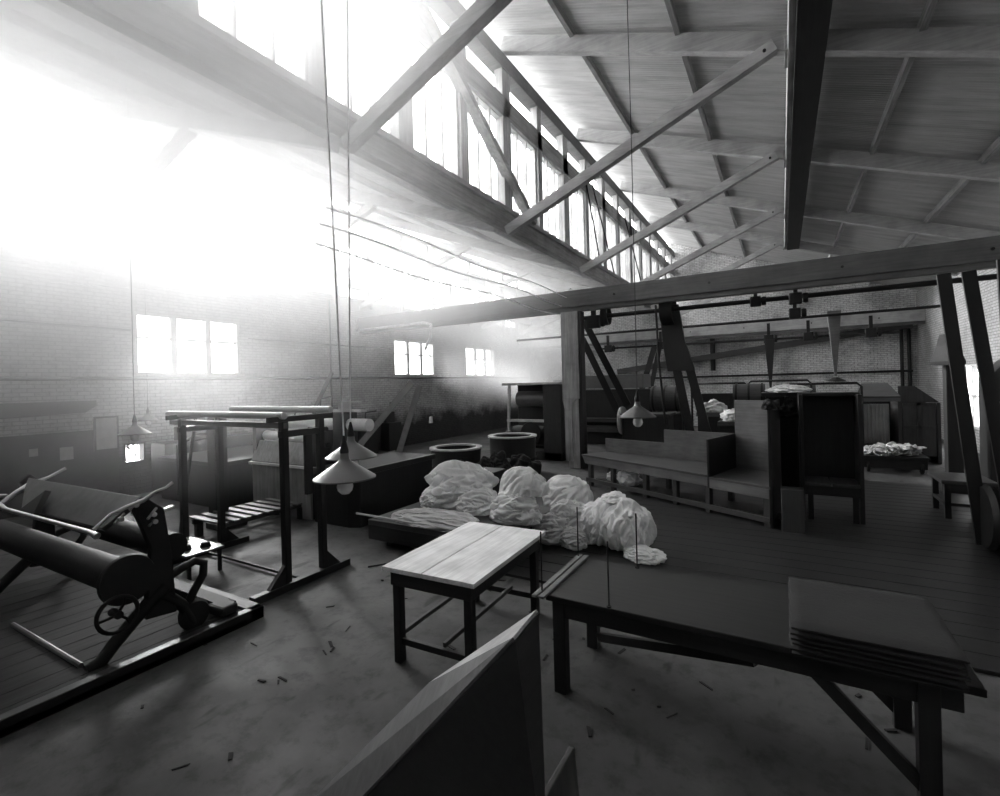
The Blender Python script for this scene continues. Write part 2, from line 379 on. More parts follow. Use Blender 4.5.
for i, (a, b, c, d) in enumerate(GRILLE):
    g = struct(MB().box(XL-.2, XL+.02, a, a+.03, c, d).box(XL-.2, XL+.02, b-.03, b, c, d).box(XL-.2, XL+.02, a, b, c, c+.03).box(XL-.2, XL+.02, a, b, d-.03, d).build('window_%d' % (no+i), 'dwy'), 'small opening in the brick filled with leaves')
    lf = MB(); rr = random.Random(i)
    for k in range(34):
        y, z = rr.uniform(a+.05, b+.32), rr.uniform(c-.1, d); ang = rr.uniform(0, PI); s = rr.uniform(.03, .075)
        x = XL-.45+rr.uniform(-.08, .08)
        dy, dz = math.cos(ang)*s, math.sin(ang)*s
        lf.add([(x, y-dy, z-dz), (x+.01, y-dz*.4, z+dy*.4), (x, y+dy, z+dz), (x-.01, y+dz*.4, z-dy*.4)], [(0,1,2,3)])
    tag(lf.build('ivy_foliage', 'leaf'), ['leaves seen through the small opening behind the far-left lamp', 'leaves seen through the small opening under the second window'][i], 'foliage', kind='stuff')
for i, (y, h) in enumerate(((9.6, 1.4), (10.6, 1.8), (12.6, 1.2), (13.9, 1.5))):
    tag(MB().box(XL+.1, XL+.55, y, y+.7, .0, h*.72).box(XL+.15, XL+.35, y+.1, y+.55, h*.72, h).tube([(XL+.3, y+.3, h), (XL+.3, y+.35, h+.35), (XL+.6, y+.6, h+.4)], .03, 6).build('wall_box', 'dwz', bevel=.01),
        ['dark cupboard by the left wall behind the loom rollers', 'tall dark cupboard by the left wall behind the belts', 'low dark cupboard by the left wall near the tubs', 'dark cupboard by the left wall before the second window'][i], 'cupboard', 'cupboards along the left wall')

up_ = thing('loom_upright', 'wide dark double upright standing behind the wooden rack', 'upright', (-8.6, 5.0, 0))
MB().box(-9.05, -8.80, 4.86, 4.96, 0, 2.05).box(-8.72, -8.58, 4.86, 4.96, 0, 2.05).build('plank', 'dwz', up_, .006)
MB().box(-9.05, -8.58, 4.80, 5.3, 0, .10).build('foot', 'dwy', up_, .006)
tk = thing('dark_filler', 'long dark tank added to darken the floor by the left wall behind the wooden rack', 'filler', (-11.4, 6.6, 0))  # invented box, added to darken the lit floor behind the rack
MB().box(-12.6, -10.2, 5.7, 7.9, 0, .95).build('body', 'dwz', tk, .03)
MB().box(-12.65, -10.15, 5.65, 7.95, .90, .98).build('rim', 'dwx', tk, .01)
MB().tube([(-11.6, 5.6, .2), (-11.6, 5.6, 1.3), (-11.4, 5.9, 1.5), (-11.4, 6.4, 1.5), (-11.4, 6.5, 1.0)], .04, 8).build('pipe', 'iron', tk, smooth=True)
tag(MB().box(-13.5, -12.8, 5.9, 8.9, 0, 1.25).box(-13.45, -13.0, 6.4, 7.2, 1.25, 1.6).build('wall_box', 'dwz', bevel=.02), 'long dark box added to darken the foot of the left wall under the nearest low window', 'cupboard', 'cupboards along the left wall')  # another added dark box, darkens the wall foot under the window
lt_ = MB(); rr = random.Random(11)
for k in range(60):
    x, y = rr.uniform(-5.0, 1.0), rr.uniform(1.6, 5.2); a = rr.uniform(0, PI); l, w_ = rr.uniform(.015, .07), rr.uniform(.006, .02)
    c_, s_ = math.cos(a), math.sin(a); h_ = rr.uniform(.003, .01)
    p = [(x+c_*l-s_*w_, y+s_*l+c_*w_), (x-c_*l-s_*w_*.4, y-s_*l+c_*w_*.4), (x-c_*l*.9+s_*w_, y-s_*l*.9-c_*w_), (x+c_*l*.8+s_*w_*.7, y+s_*l*.8-c_*w_*.7)]
    lt_.prism([(q[0], q[1], .001) for q in p], (0, 0, h_))
tag(lt_.build('floor_litter', 'rag'), 'small dark scraps strewn over the open concrete floor', 'litter', kind='stuff')
tag(MB().tube([(-4.95, 4.75, .012), (-4.8, 4.95, .012), (-4.62, 4.92, .012), (-4.5, 4.86, .012)], .010, 6).build('bent_wire', 'iron'), 'bent dark wire lying on the floor before the low truck', 'wire')

# ------------------------------------------------------------------ pendant lamps
def make_lamp(loc, label, top, rad=.225):
    x, y, z = loc
    t = thing('pendant_lamp', label, 'lamp', loc, 0, 'pendant lamps')
    MB().lathe([(rad, 0), (rad, .010), (.12, .082), (.05, .128), (.034, .15), (.030, .20), (.025, .20), (.028, .148), (.045, .12), (.115, .074), (rad-.012, .003)], loc, 40, closed=True).build('shade', 'tin', t, smooth=True)
    MB().lathe([(.0, -.120), (.03, -.113), (.052, -.09), (.060, -.06), (.052, -.025), (.03, .02), (.022, .07), (.02, .11)], loc, 20).build('bulb', 'bulb', t, smooth=True)
    MB().lathe([(.032, .19), (.032, .215), (.024, .25), (.016, .29), (.008, .32)], loc, 16).build('lamp_holder', 'iron', t, smooth=True)
    return t
def hang(t, top, mat, r=.006, lean=(0,0), second=None):
    x, y, z = t.location
    MB().tube([(x, y, z+.30), (x+lean[0]*.5+.01, y+lean[1]*.5, (z+top)/2), (x+lean[0], y+lean[1], top)], r, 6).build('cord', mat, t)
    if second: MB().tube([(x, y, z+.36), (x+.02, y, z+.6), (x+second[0]*.5, y, (z+top)/2), (x+second[0], y, top)], r*.8, 6).build('cord', mat, t)
LR = thing
lamp_specs = [((-2.83, 2.51, 1.79), 'grey conical lamp with bare opal bulb, nearer of two hanging side by side', .225, (-.32, .05), 'cord'),
              ((-3.36, 3.06, 1.84), 'grey conical lamp partly hidden behind the nearest pendant lamp', .225, (.05, .1), 'cord'),
              ((-8.94, 3.69, 1.82), 'conical lamp hanging at the left before the small bright grille', .225, (0, 0), 'dcord'),
              ((-12.9, 5.60, 1.83), 'small distant lamp hanging by the left wall beside the notice board', .20, (0, 0), 'dcord'),
              ((-1.52, 5.89, 2.02), 'conical lamp hanging above the long bench', .215, (0, 0), 'dcord')]
for loc, lab, rad, lean, cm in lamp_specs:
    t = make_lamp(loc, lab, 0, rad)
    x = loc[0]+lean[0]; top = (zB(x) if x > XC else zA(x))-.05
    hang(t, top, cm, .006 if cm == 'cord' else .006, lean)

# ------------------------------------------------------------------ wooden rack
rk = thing('drying_rack', 'tall open wooden rack with rails on four posts and sled feet', 'rack', (-6.5, 4.02, 0))
for x in (-7.65, -5.3):
    for y in (3.76, 4.30): MB().box(x-.045, x+.045, y-.04, y+.04, .1, 2.08).build('post', 'dwz', rk, .006)
    MB().box(x-.05, x+.05, 3.30, 4.72, 0, .09).build('sled_foot', 'dwy', rk, .006)
    for y, s in ((3.76, -1), (4.30, 1)):
        MB().prism([(x-.03, y, .09), (x-.03, y+s*.26, .09), (x-.03, y, .36)], (.06, 0, 0)).build('gusset', 'dwy', rk)
    MB().box(x-.03, x+.03, 3.55, 4.5, 2.07, 2.14).build('end_rail', 'dwy', rk, .005)
    MB().box(x-.03, x+.03, 3.7, 4.35, 1.88, 1.96).build('lower_end_rail', 'dwy', rk, .005)
MB().tube([(-7.95, 3.72, 2.15), (-5.22, 3.72, 2.15)], .045, 14).build('top_pole', 'pole', rk, smooth=True)  # pole colour raised to hold the glint from the high windows
MB().tube([(-7.4, 4.36, 2.19), (-5.15, 4.36, 2.19)], .045, 14).build('top_pole', 'pole', rk, smooth=True)
MB().box(-7.95, -5.25, 3.73, 3.80, 1.99, 2.06).build('long_rail', 'plyx', rk, .005)
MB().box(-7.65, -5.3, 4.0, 4.03, .03, .06).build('floor_bar', 'iron', rk)
MB().box(-5.38, -5.33, 4.1, 4.2, 1.1, 1.9).build('hanging_strip', 'dwz', rk)
tag(MB().beam((-8.25, 3.95, .0), (-8.2, 4.25, 2.15), .06, .03).build('leaning_lath', 'wz'), 'thin lath leaning at the left end of the wooden rack', 'lath')
sb = thing('slatted_bench', 'low slatted bench behind the wooden rack', 'bench', (-8.35, 5.2, 0))
for i in range(9):
    y = 4.42+i*.2
    MB().box(-8.85, -7.85, y, y+.11, .30, .33).build('slat', 'plyx', sb, .003)
for x in (-8.7, -8.0): MB().box(x-.03, x+.03, 4.4, 6.15, .22, .30).build('bearer', 'wy', sb)
for x in (-8.7, -8.0):
    for y in (4.5, 6.0): MB().box(x-.05, x+.05, y-.05, y+.05, 0, .22).build('leg', 'wz', sb)

# ------------------------------------------------------------------ left foreground press
pl = thing('plank_platform', 'low plank platform under the iron roller machine', 'platform', (-7, 1.8, 0))
for i in range(14):
    x = -8.4+i*.25
    MB().box(x, x+(.243 if i < 13 else .12), -.4, 3.05, .06, .10).build('plank', 'deck', pl, .003)
MB().box(-5.02, -4.92, -.4, 3.2, 0, .13).build('edge_beam', 'dwy', pl, .008)
MB().box(-8.4, -4.92, 3.05, 3.2, 0, .13).build('end_beam', 'wx', pl, .008)
MB().box(-8.4, -4.92, -.3, 3.0, 0, .06).build('joists', 'dwx', pl)
ma = thing('roller_machine', 'black iron roller machine with sloping metal tray at the left foreground', 'machine', (-6.3, 2.1, .13))
MB().tube([(-5.2, 2.02, .80), (-8.4, 1.98, .80)], .15, 28).build('front_roller', 'iron', ma, smooth=True)
MB().lathe([(.02, -.06), (.215, -.06), (.225, -.03), (.215, 0), (.02, 0)], (-5.08, 2.02, .80), 36, 'x').build('end_disc', 'iron', ma, smooth=True)
MB().tube([(-5.2, 2.45, .95), (-8.4, 2.45, .95)], .13, 24).build('back_roller', 'iron', ma, smooth=True)
MB().add([(-7.75, 2.10, 1.50), (-5.20, 2.17, 1.50), (-5.25, 2.08, 1.40), (-7.60, 2.02, 1.40), (-5.40, 1.95, 1.24), (-7.25, 1.90, 1.24), (-5.42, 1.98, 1.20), (-7.25, 1.95, 1.20), (-5.22, 2.24, 1.46), (-7.75, 2.18, 1.46)],
         [(0,1,2,3),(3,2,4,5),(5,4,6,7),(7,6,8,9),(9,8,1,0),(1,8,6,4,2),(0,3,5,7,9)]).build('tray', 'sheetiron', ma, .004)
MB().prism([(-6.95, 1.86, 1.26), (-6.60, 1.87, 1.26), (-6.80, 2.02, 1.44)], (0, -.05, .02)).build('tray_bracket', 'iron', ma)
MB().tube([(-7.6, 1.68, 1.30), (-7.15, 1.70, 1.33), (-7.0, 1.71, 1.30), (-5.15, 1.77, 1.29), (-5.05, 1.79, 1.26)], [.03, .03, .022, .02, .03], 10).build('front_bar', 'steel', ma, smooth=True)
MB().tube([(-5.15, 1.80, 1.30), (-5.15, 1.92, 1.40), (-5.15, 2.05, 1.44), (-5.15, 2.18, 1.47), (-5.15, 2.28, 1.53), (-5.15, 2.37, 1.55), (-5.15, 2.43, 1.59)], [.016, .014, .02, .02, .013, .013, .016], 8).build('lever', 'steel', ma, smooth=True)
MB().tube([(-7.8, 1.84, 1.20), (-7.8, 2.0, 1.34), (-7.8, 2.12, 1.41), (-7.8, 2.3, 1.47), (-7.8, 2.46, 1.55)], [.03, .026, .03, .016, .018], 8).build('lever', 'steel', ma, smooth=True)
MB().tube([(-7.9, 1.7, 1.36), (-7.9, 1.95, 1.30)], .02, 8).build('lever', 'steel', ma, smooth=True)
for (x, y, z, a) in ((-5.15, 2.12, 1.44, .1), (-5.25, 2.18, 1.38, -.1), (-5.1, 2.24, 1.33, .14), (-5.2, 2.02, 1.33, .1), (-5.15, 2.27, 1.25, .12)):
    MB().tube([(x, y-.05, z-.03), (x-.06, y+.05, z+a*.3)], .012, 8).lathe([(.0, -.02), (.022, -.018), (.022, .018), (.0, .02)], (x, y, z), 12, 'x').build('link', 'steel', ma, smooth=True)
for x in (-5.2, -8.1):
    MB().prism([(x-.04, 2.18, .35), (x-.04, 2.45, .32), (x-.04, 2.42, .9), (x-.04, 2.36, 1.35), (x-.04, 2.2, 1.5), (x-.04, 2.1, 1.42), (x-.04, 2.24, 1.0)], (.08, 0, 0)).build('side_frame', 'iron', ma, .012)
    MB().tube([(x, 2.36, .60), (x, 2.24, .50), (x, 2.10, .38), (x, 1.95, .24), (x, 1.84, .12), (x, 1.74, .10)], [.07, .065, .06, .058, .055, .05], 10).build('leg', 'iron', ma, smooth=True)
    MB().tube([(x, 2.3, .55), (x, 2.42, .45), (x, 2.52, .34), (x, 2.58, .20), (x, 2.62, .12)], [.06, .055, .055, .06, .05], 10).build('leg', 'iron', ma, smooth=True)
    MB().tube([(x, 2.32, .64), (x, 2.5, .71), (x, 2.64, .745), (x, 2.73, .70), (x, 2.72, .58), (x, 2.62, .44), (x, 2.54, .28)], .04, 10).build('curved_bracket', 'iron', ma, smooth=True)
ring = [(-5.0, 1.90+.15*math.sin(2*PI*k/24), .56+.15*math.cos(2*PI*k/24)) for k in range(25)]
hw = MB().tube(ring, .018, 8, False)
for k in range(3):
    a = 2*PI*k/3+.4; hw.tube([(-5.0, 1.90, .56), (-5.0, 1.90+.08*math.sin(a)+.02, .56+.08*math.cos(a)), (-5.0, 1.90+.15*math.sin(a), .56+.15*math.cos(a))], .012, 6)
hw.lathe([(.035, -.1), (.035, .03)], (-5.0, 1.90, .56), 12, 'x').build('hand_wheel', 'iron', ma, smooth=True)
MB().prism([(-5.24, 2.30, 1.29), (-5.24, 2.46, 1.33), (-5.24, 2.46, 1.36), (-5.24, 2.30, 1.33)], (.07, 0, 0)).build('side_arm', 'steel', ma, .01)
MB().lathe([(.13, -.05), (.15, 0), (.13, .05)], (-5.2, 2.62, .22), 24, 'x').build('gear', 'iron', ma, smooth=True)
MB().box(-8.2, -5.1, 2.86, 3.0, .10, .22).build('back_foot', 'iron', ma)
tag(MB().tube([(-6.9, 1.72, .12), (-5.3, 1.74, .12)], .022, 8).build('iron_bar', 'tin'), 'round bar lying on the plank platform', 'bar')
ms = thing('metal_stand', 'small bright metal stand behind the roller machine', 'stand', (-7.1, 3.55, 0))
MB().box(-7.6, -6.7, 3.3, 3.8, .31, .34).build('top', 'tin', ms, .004)
for x in (-7.55, -6.78):
    for y in (3.34, 3.74): MB().box(x, x+.04, y, y+.04, 0, .31).build('leg', 'iron', ms)
for (x, y) in ((-7.3, 3.55), (-7.0, 3.45), (-6.9, 3.65)): MB().lathe([(.0, .07), (.05, .06), (.07, .0)], (x, y, .34), 10).build('casting', 'iron', ms)
tag(MB().prism([(-5.3, 2.78, .13), (-5.0, 2.8, .13), (-5.02, 2.98, .13), (-5.25, 3.0, .13)], (0, 0, .10)).build('iron_block', 'iron', bevel=.03), 'black lump of iron on the end of the plank platform', 'block')

# ------------------------------------------------------------------ panelled roller machine behind the rack
lm = thing('washing_mangle', 'panelled mangle with pale cloth-covered rollers behind the wooden rack', 'machine', (-8.2, 6.4, 0))
MB().box(-9.5, -7.7, 6.0, 6.05, 0, .97).build('lower_panel', 'panel', lm, .005)
MB().prism([(-9.5, 6.0, 1.0), (-9.5, 5.98, 1.03), (-9.5, 6.14, 1.43), (-9.5, 6.18, 1.43), (-9.5, 6.08, 1.0)], (1.8, 0, 0)).build('upper_panel', 'panel', lm)
MB().box(-9.55, -7.65, 5.95, 6.02, .96, 1.01).build('ledge', 'pole', lm, .004)
for x in (-9.5, -7.75): MB().box(x-.06, x+.06, 6.06, 6.7, 0, 1.75).build('side_frame', 'dwz', lm, .008)
for (z, r, y) in ((1.78, .115, 6.42), (1.52, .10, 6.3), (1.60, .09, 6.6)):
    MB().tube([(-9.45, y, z), (-7.0 if z > 1.7 else -7.75, y, z)], r, 24).build('roller', 'roller', lm, smooth=True)
MB().tube([(-7.0, 6.42, 1.78), (-6.55, 6.42, 1.78)], .115, 24).build('roller', 'roller', lm, smooth=True)
MB().box(-7.35, -7.05, 6.25, 6.6, 1.0, 2.02).build('bearing_block', 'iron', lm, .02)
MB().box(-7.7, -6.7, 6.35, 6.5, 2.02, 2.06).box(-7.35, -7.05, 6.4, 6.45, 2.06, 2.2).box(-7.35, -6.8, 6.36, 6.48, 2.2, 2.22).build('top_bar', 'frame', lm)
for k, (x, z) in enumerate(((-7.55, 1.95), (-7.5, 1.7), (-7.45, 1.4), (-7.2, 1.25))):
    MB().lathe([(.0, -.05), (.05, -.045), (.05, .045), (0, .05)], (x, 6.2, z), 12, 'y').build('knob', 'iron', lm, smooth=True)
vt = thing('vat', 'large black wooden vat standing on the floor behind the hanging lamps', 'vat', (-7.2, 6.9, 0))
MB().prism([(-7.55, 5.95, 0), (-6.65, 5.95, 0), (-6.45, 6.05, 0), (-6.45, 8.1, 0), (-7.55, 8.1, 0)], (0, 0, 1.02)).build('body', 'dwz', vt, .02)
MB().box(-7.6, -6.4, 5.9, 5.98, .92, 1.02).box(-6.48, -6.4, 5.98, 8.15, .92, 1.02).build('rim', 'dwx', vt, .01)
MB().lathe([(.05, -.06), (.27, -.06), (.30, -.05), (.30, .05), (.27, .06), (.05, .06)], (-7.45, 6.6, 1.2), 36, 'x').build('fly_wheel', 'iron', vt, smooth=True)
def strap(name, p, q, w, lab, cat='belt', mat='belt', th=.012, up=(0,1,0), grp='drive belts', w2=None):
    return tag(MB().beam(p, q, w, th, up, w2=w2).build(name, mat), lab, cat, grp)
strap('drive_belt', (-8.6, 8.0, 1.05), (-6.93, 8.05, 2.55), .16, 'upper flat drive belt slanting up behind the twin lamps', mat='litbelt', up=(0,1,0))  # belt coloured grey to stand for light falling on it
strap('drive_belt', (-7.6, 8.3, .9), (-7.0, 8.4, 2.5), .16, 'steeper flat drive belt slanting up behind the twin lamps', mat='litbelt', up=(0,1,0))
strap('drive_belt', (-9.6, 7.6, 1.9), (-8.9, 7.6, 2.85), .12, 'short flat belt rising behind the wooden rack')

# ------------------------------------------------------------------ tubs, heap, calender
def tub(cx, cy, r, h, lab):
    t = thing('wooden_tub', lab, 'tub', (cx, cy, 0), 0, 'round tubs')
    MB().lathe([(.01, 0), (r*.94, 0), (r, h), (r-.06, h), (r*.9-.06, .1), (.01, .1)], (cx, cy, 0), 40).build('body', 'dwz', t, smooth=True)
    MB().lathe([(r-.12, h-.01), (r+.03, h-.01), (r+.03, h+.03), (r-.12, h+.03)], (cx, cy, 0), 48, closed=True).build('rim', 'copper', t, smooth=True)
    MB().lathe([(r*.965+.0, h*.35), (r*.965+.02, h*.35), (r*.975+.02, h*.42), (r*.975, h*.42)], (cx, cy, 0), 40, closed=True).build('hoop', 'iron', t)
    return t
tub(-7.2, 10.0, .64, .88, 'round tub with a pale rim, the left one behind the cloth heaps')
tub(-6.6, 11.9, .66, 1.0, 'round tub with a broad pale rim, the right one nearer the thick post')
def blob(name, mat, c0, rx, ry, rz, seed, amp=.16, fold=.15, freq=2.2, ff=8.0, sub=5, flat=.0, tie=False, lump=.5, dirn=(1, .3, .2)):
    # crumpled cloth: a lumpy bag whose fabric is larger than its form buckles into folds (position-based relaxation)
    sub = min(sub, 5)
    bm = bmesh.new(); bmesh.ops.create_icosphere(bm, subdivisions=sub, radius=1)
    o = Vector((seed*3.7, seed*1.3, seed*2.1)); D = Vector(dirn).normalized()
    P = np.zeros((len(bm.verts), 3)); U = np.zeros_like(P); HN = np.zeros(len(P)); DD = np.zeros_like(P)
    for v in bm.verts:
        n = v.co.normalized(); d = amp*noise.fractal(n*freq*.7+o, .9, 2.1, 3)
        w = noise.noise_vector(n*1.6+o)
        ds, ps = noise.voronoi(n*1.7+w*.4+o); e = min(ds[1]-ds[0], .4)/.4
        d += lump*.16*(e*e*(3-2*e)-.6)
        if tie: d += .14*math.exp(-((n.z-1)/.035)**2)-.10*math.exp(-((n.z-.84)/.08)**2)
        r = 1+d; P[v.index] = (n.x*r*rx, n.y*r*ry, n.z*r*rz); U[v.index] = n
        HN[v.index] = noise.noise(n*ff*.6+o)+.6*noise.noise(n*ff*1.3+o)
        h = noise.noise_vector(n*1.3+o*1.7)*lump*1.6; DD[v.index] = (D+h).normalized()
    N = U/np.array((rx, ry, rz)); N /= np.linalg.norm(N, axis=1)[:, None]
    E = np.array([(e.verts[0].index, e.verts[1].index) for e in bm.edges]); I, J = E[:, 0], E[:, 1]
    d0 = P[J]-P[I]; L0 = np.linalg.norm(d0, axis=1); ed = d0/L0[:, None]
    if tie:      # pleats run down from the knot
        T = np.cross(np.cross(N, np.array((0, 0, 1.0))), N); T += DD*.25
    else: T = DD-N*(DD*N).sum(1)[:, None]
    T /= np.linalg.norm(T, axis=1)[:, None]+1e-9
    al = np.abs((ed*T[I]).sum(1))
    rest = L0*(1.06+fold*5.2*(1-al**1.5))
    size = (rx*ry*rz)**(1/3); cl = size*(.12+fold*.85); n = len(P)
    deg = np.bincount(I, minlength=n)+np.bincount(J, minlength=n)
    X = P+N*(HN*size*.05)[:, None]
    def acc(v, k): return np.bincount(k, weights=v, minlength=n)
    for it in range(260):
        d = X[J]-X[I]; L = np.linalg.norm(d, axis=1)+1e-9; c = d*((L-rest)/L*.5)[:, None]
        A = np.stack([acc(c[:, k], I)-acc(c[:, k], J) for k in range(3)], 1)
        X = X+A*(1.5/deg)[:, None]
        if it % 2 == 0:
            S = np.stack([acc(X[J][:, k], I)+acc(X[I][:, k], J) for k in range(3)], 1)/deg[:, None]
            X += (S-X)*(.13 if it < 215 else .07)
        X[:, 2] -= size*.0006
        q = X-P; h = (q*N).sum(1); t = q-N*h[:, None]; tl = np.linalg.norm(t, axis=1)+1e-9
        X = P+N*np.clip(h, -cl, cl)[:, None]+t*np.minimum(1, cl*1.3/tl)[:, None]
    lo = -flat*rz
    z = X[:, 2]; X[:, 2] = np.where(z > lo, z, lo+(z-lo)*.05)
    for v in bm.verts: v.co = Vector(X[v.index])+Vector(c0)
    me = bpy.data.meshes.new(name); bm.to_mesh(me); bm.free(); me.materials.append(M[mat])
    for p in me.polygons: p.use_smooth = True
    ob = bpy.data.objects.new(name, me); COL.objects.link(ob)
    if sub > 4: m = ob.modifiers.new('sub', 'SUBSURF'); m.levels = 1; m.render_levels = 1
    return ob
def heap(specs, name, mat):
    """several crumpled blobs fused into one mesh"""
    obs = [blob('tmp', mat, *s[0], **s[1]) for s in specs]
    bm = bmesh.new()
    for ob in obs:
        bm.from_mesh(ob.data); me = ob.data; bpy.data.objects.remove(ob); bpy.data.meshes.remove(me)
    me = bpy.data.meshes.new(name); bm.to_mesh(me); bm.free(); me.materials.append(M[mat])
    for p in me.polygons: p.use_smooth = True
    ob = bpy.data.objects.new(name, me); COL.objects.link(ob)
    m = ob.modifiers.new('sub', 'SUBSURF'); m.levels = 1; m.render_levels = 1
    return ob
tag(heap([(((-6.72, 8.95, .34), .50, .38, .44, 3), dict(amp=.3, fold=.16, flat=.75, sub=5)), (((-5.98, 9.75, .40), .42, .40, .46, 4), dict(amp=.3, fold=.16, flat=.8, sub=5)), (((-5.62, 10.6, .34), .34, .5, .40, 5), dict(amp=.3, fold=.16, flat=.75, sub=4))], 'rag_heap', 'rag'),
    'dark heap of sooty rags and scrap in front of the round tubs', 'heap', kind='stuff')
tag(MB().box(-5.75, -5.25, 8.5, 9.0, 0, .62).box(-5.8, -5.2, 8.45, 9.05, .55, .64).build('wooden_crate', 'dwx', bevel=.01), 'dark wooden box between the rag heap and the cloth bundles', 'box')
cal = thing('calender', 'dark hooded calender machine with a wide cylinder by the back of the left aisle', 'machine', (-7, 14.6, 0))
MB().box(-8.1, -6.0, 13.95, 15.2, 2.42, 2.50).build('hood_top', 'copper', cal, .01, label='pale hood edge')
MB().box(-6.62, -6.0, 14.0, 15.2, 0, 2.42).build('housing', 'dwz', cal, .02)
MB().beam((-7.92, 14.05, .9), (-7.86, 14.05, 2.42), .08, .08).build('side_post', 'copper', cal)
MB().box(-8.0, -6.6, 14.9, 15.2, 0, 2.42).build('back_panel', 'dwz', cal)
MB().tube([(-7.8, 14.6, 1.95), (-6.6, 14.6, 1.95)], .26, 28).build('cylinder', 'tin', cal, smooth=True)
MB().box(-7.95, -6.6, 13.98, 14.06, 1.22, 1.30).build('front_bar', 'copper', cal)
MB().tube([(-7.8, 14.3, .75), (-6.7, 14.3, .75)], .32, 28).build('lower_cylinder', 'iron', cal, smooth=True)
MB().lathe([(.05, -.05), (.36, -.05), (.38, 0), (.36, .05), (.05, .05)], (-7.05, 13.96, .85), 28, 'y').build('gear', 'iron', cal, smooth=True)
MB().box(-8.1, -6.0, 14.0, 15.2, 0, .25).build('base', 'iron', cal)

# ------------------------------------------------------------------ cart and cloth
ct = thing('low_truck', 'low wooden truck carrying heaps of calico', 'truck', (-4.5, 6.2, 0))
MB().box(-5.6, -3.25, 5.40, 7.3, .34, .42).build('deck', 'wx', ct, .006)
MB().box(-5.6, -3.25, 5.40, 5.47, .12, .34).build('side_board', 'dwx', ct, .006)
MB().tube([(-5.95, 5.50, .45), (-3.3, 5.42, .45)], .018, 8).build('edge_rod', 'copper', ct)
MB().box(-5.6, -5.53, 5.47, 7.3, .12, .34).build('end_board', 'dwy', ct, .006)
for x in (-5.3, -3.6):
    for y in (5.6, 7.1): MB().box(x-.06, x+.06, y-.06, y+.06, 0, .34).build('foot', 'dwz', ct, .01)
CG = 'crumpled calico bundles'
tag(heap([(((-4.80, 6.80, .78), .58, .50, .44, 11), dict(amp=.14, fold=.18, ff=9, sub=6, flat=.82)),
          (((-4.32, 6.55, .60), .34, .34, .22, 12), dict(amp=.14, fold=.18, ff=8, sub=5, flat=.85)),
          (((-5.12, 6.5, .57), .28, .26, .18, 13), dict(amp=.14, fold=.18, ff=8, sub=6, flat=.8))], 'calico_pile', 'cloth'),
    'tall rounded pile of crumpled pale calico on the low truck', 'cloth', CG)
tag(blob('folded_cloth', 'cloth2', (-4.60, 5.80, .475), .80, .38, .115, 21, amp=.12, fold=.14, ff=7, flat=.5, lump=.3, dirn=(1, .15, 0)), 'flat grey length of cloth laid along the front of the low truck', 'cloth', CG)
tag(heap([(((-3.42, 6.5, .82), .38, .34, .42, 31), dict(amp=.14, fold=.15, ff=9, sub=6, lump=.25, dirn=(.5, .1, 1))), (((-3.46, 6.28, .64), .38, .3, .27, 32), dict(amp=.16, fold=.18, ff=9, sub=6, flat=.8))], 'calico_bundle', 'cloth'),
    'upright pale calico bundle between the truck and the round tied bundle', 'cloth', CG)
tag(blob('calico_bundle', 'cloth', (-3.33, 7.95, .48), .44, .40, .40, 41, amp=.08, fold=.13, ff=9, sub=6, flat=.97, lump=.2, dirn=(1, .1, .9)), 'round pale calico bundle behind the others beside the long bench', 'cloth', CG)
tag(heap([(((-2.95, 7.05, .34), .34, .30, .30, 51), dict(amp=.16, fold=.16, ff=8, sub=6, flat=.97)), (((-3.10, 6.75, .24), .28, .26, .24, 52), dict(amp=.16, fold=.16, ff=8, sub=5, flat=.98)), (((-2.72, 6.70, .16), .22, .2, .16, 53), dict(amp=.16, fold=.16, ff=7, sub=5, flat=.97))], 'calico_bundle', 'cloth2'),
    'low tangled calico bundle in the middle of the row behind the scrubbed table', 'cloth', CG)
tag(heap([(((-2.38, 7.0, .38), .34, .32, .34, 61), dict(amp=.12, fold=.15, ff=9, sub=6, flat=.98, lump=.3, dirn=(.3, 0, 1))), (((-2.20, 7.05, .70), .20, .18, .12, 62), dict(amp=.2, fold=.16, ff=7, sub=5, dirn=(1, 0, .3)))], 'calico_bundle', 'cloth'), 'lumpy pale calico bundle second from the right end of the row', 'cloth', CG)
tag(heap([(((-1.98, 6.95, .40), .37, .38, .36, 71), dict(amp=.08, fold=.15, ff=10, sub=6, flat=.98, tie=True, lump=.15, dirn=(.1, .2, 1))), (((-1.66, 6.60, .12), .27, .20, .10, 72), dict(amp=.2, fold=.2, ff=8, sub=5, flat=.8, dirn=(1, -.3, 0)))], 'calico_bundle', 'cloth'),
    'rightmost tied calico bundle with a tail trailing on the boards', 'cloth', CG)
# plank flooring behind the long table
dk = thing('plank_floor', 'dark plank floor reaching from the long table past the bench', 'walkway', (-.5, 6.6, 0))
for i in range(28):
    y = 5.35+i*.30
    MB().box(-3.6+.04*i, 3.9, y, y+.29, 0, .035).build('plank', 'dwx', dk, .004)

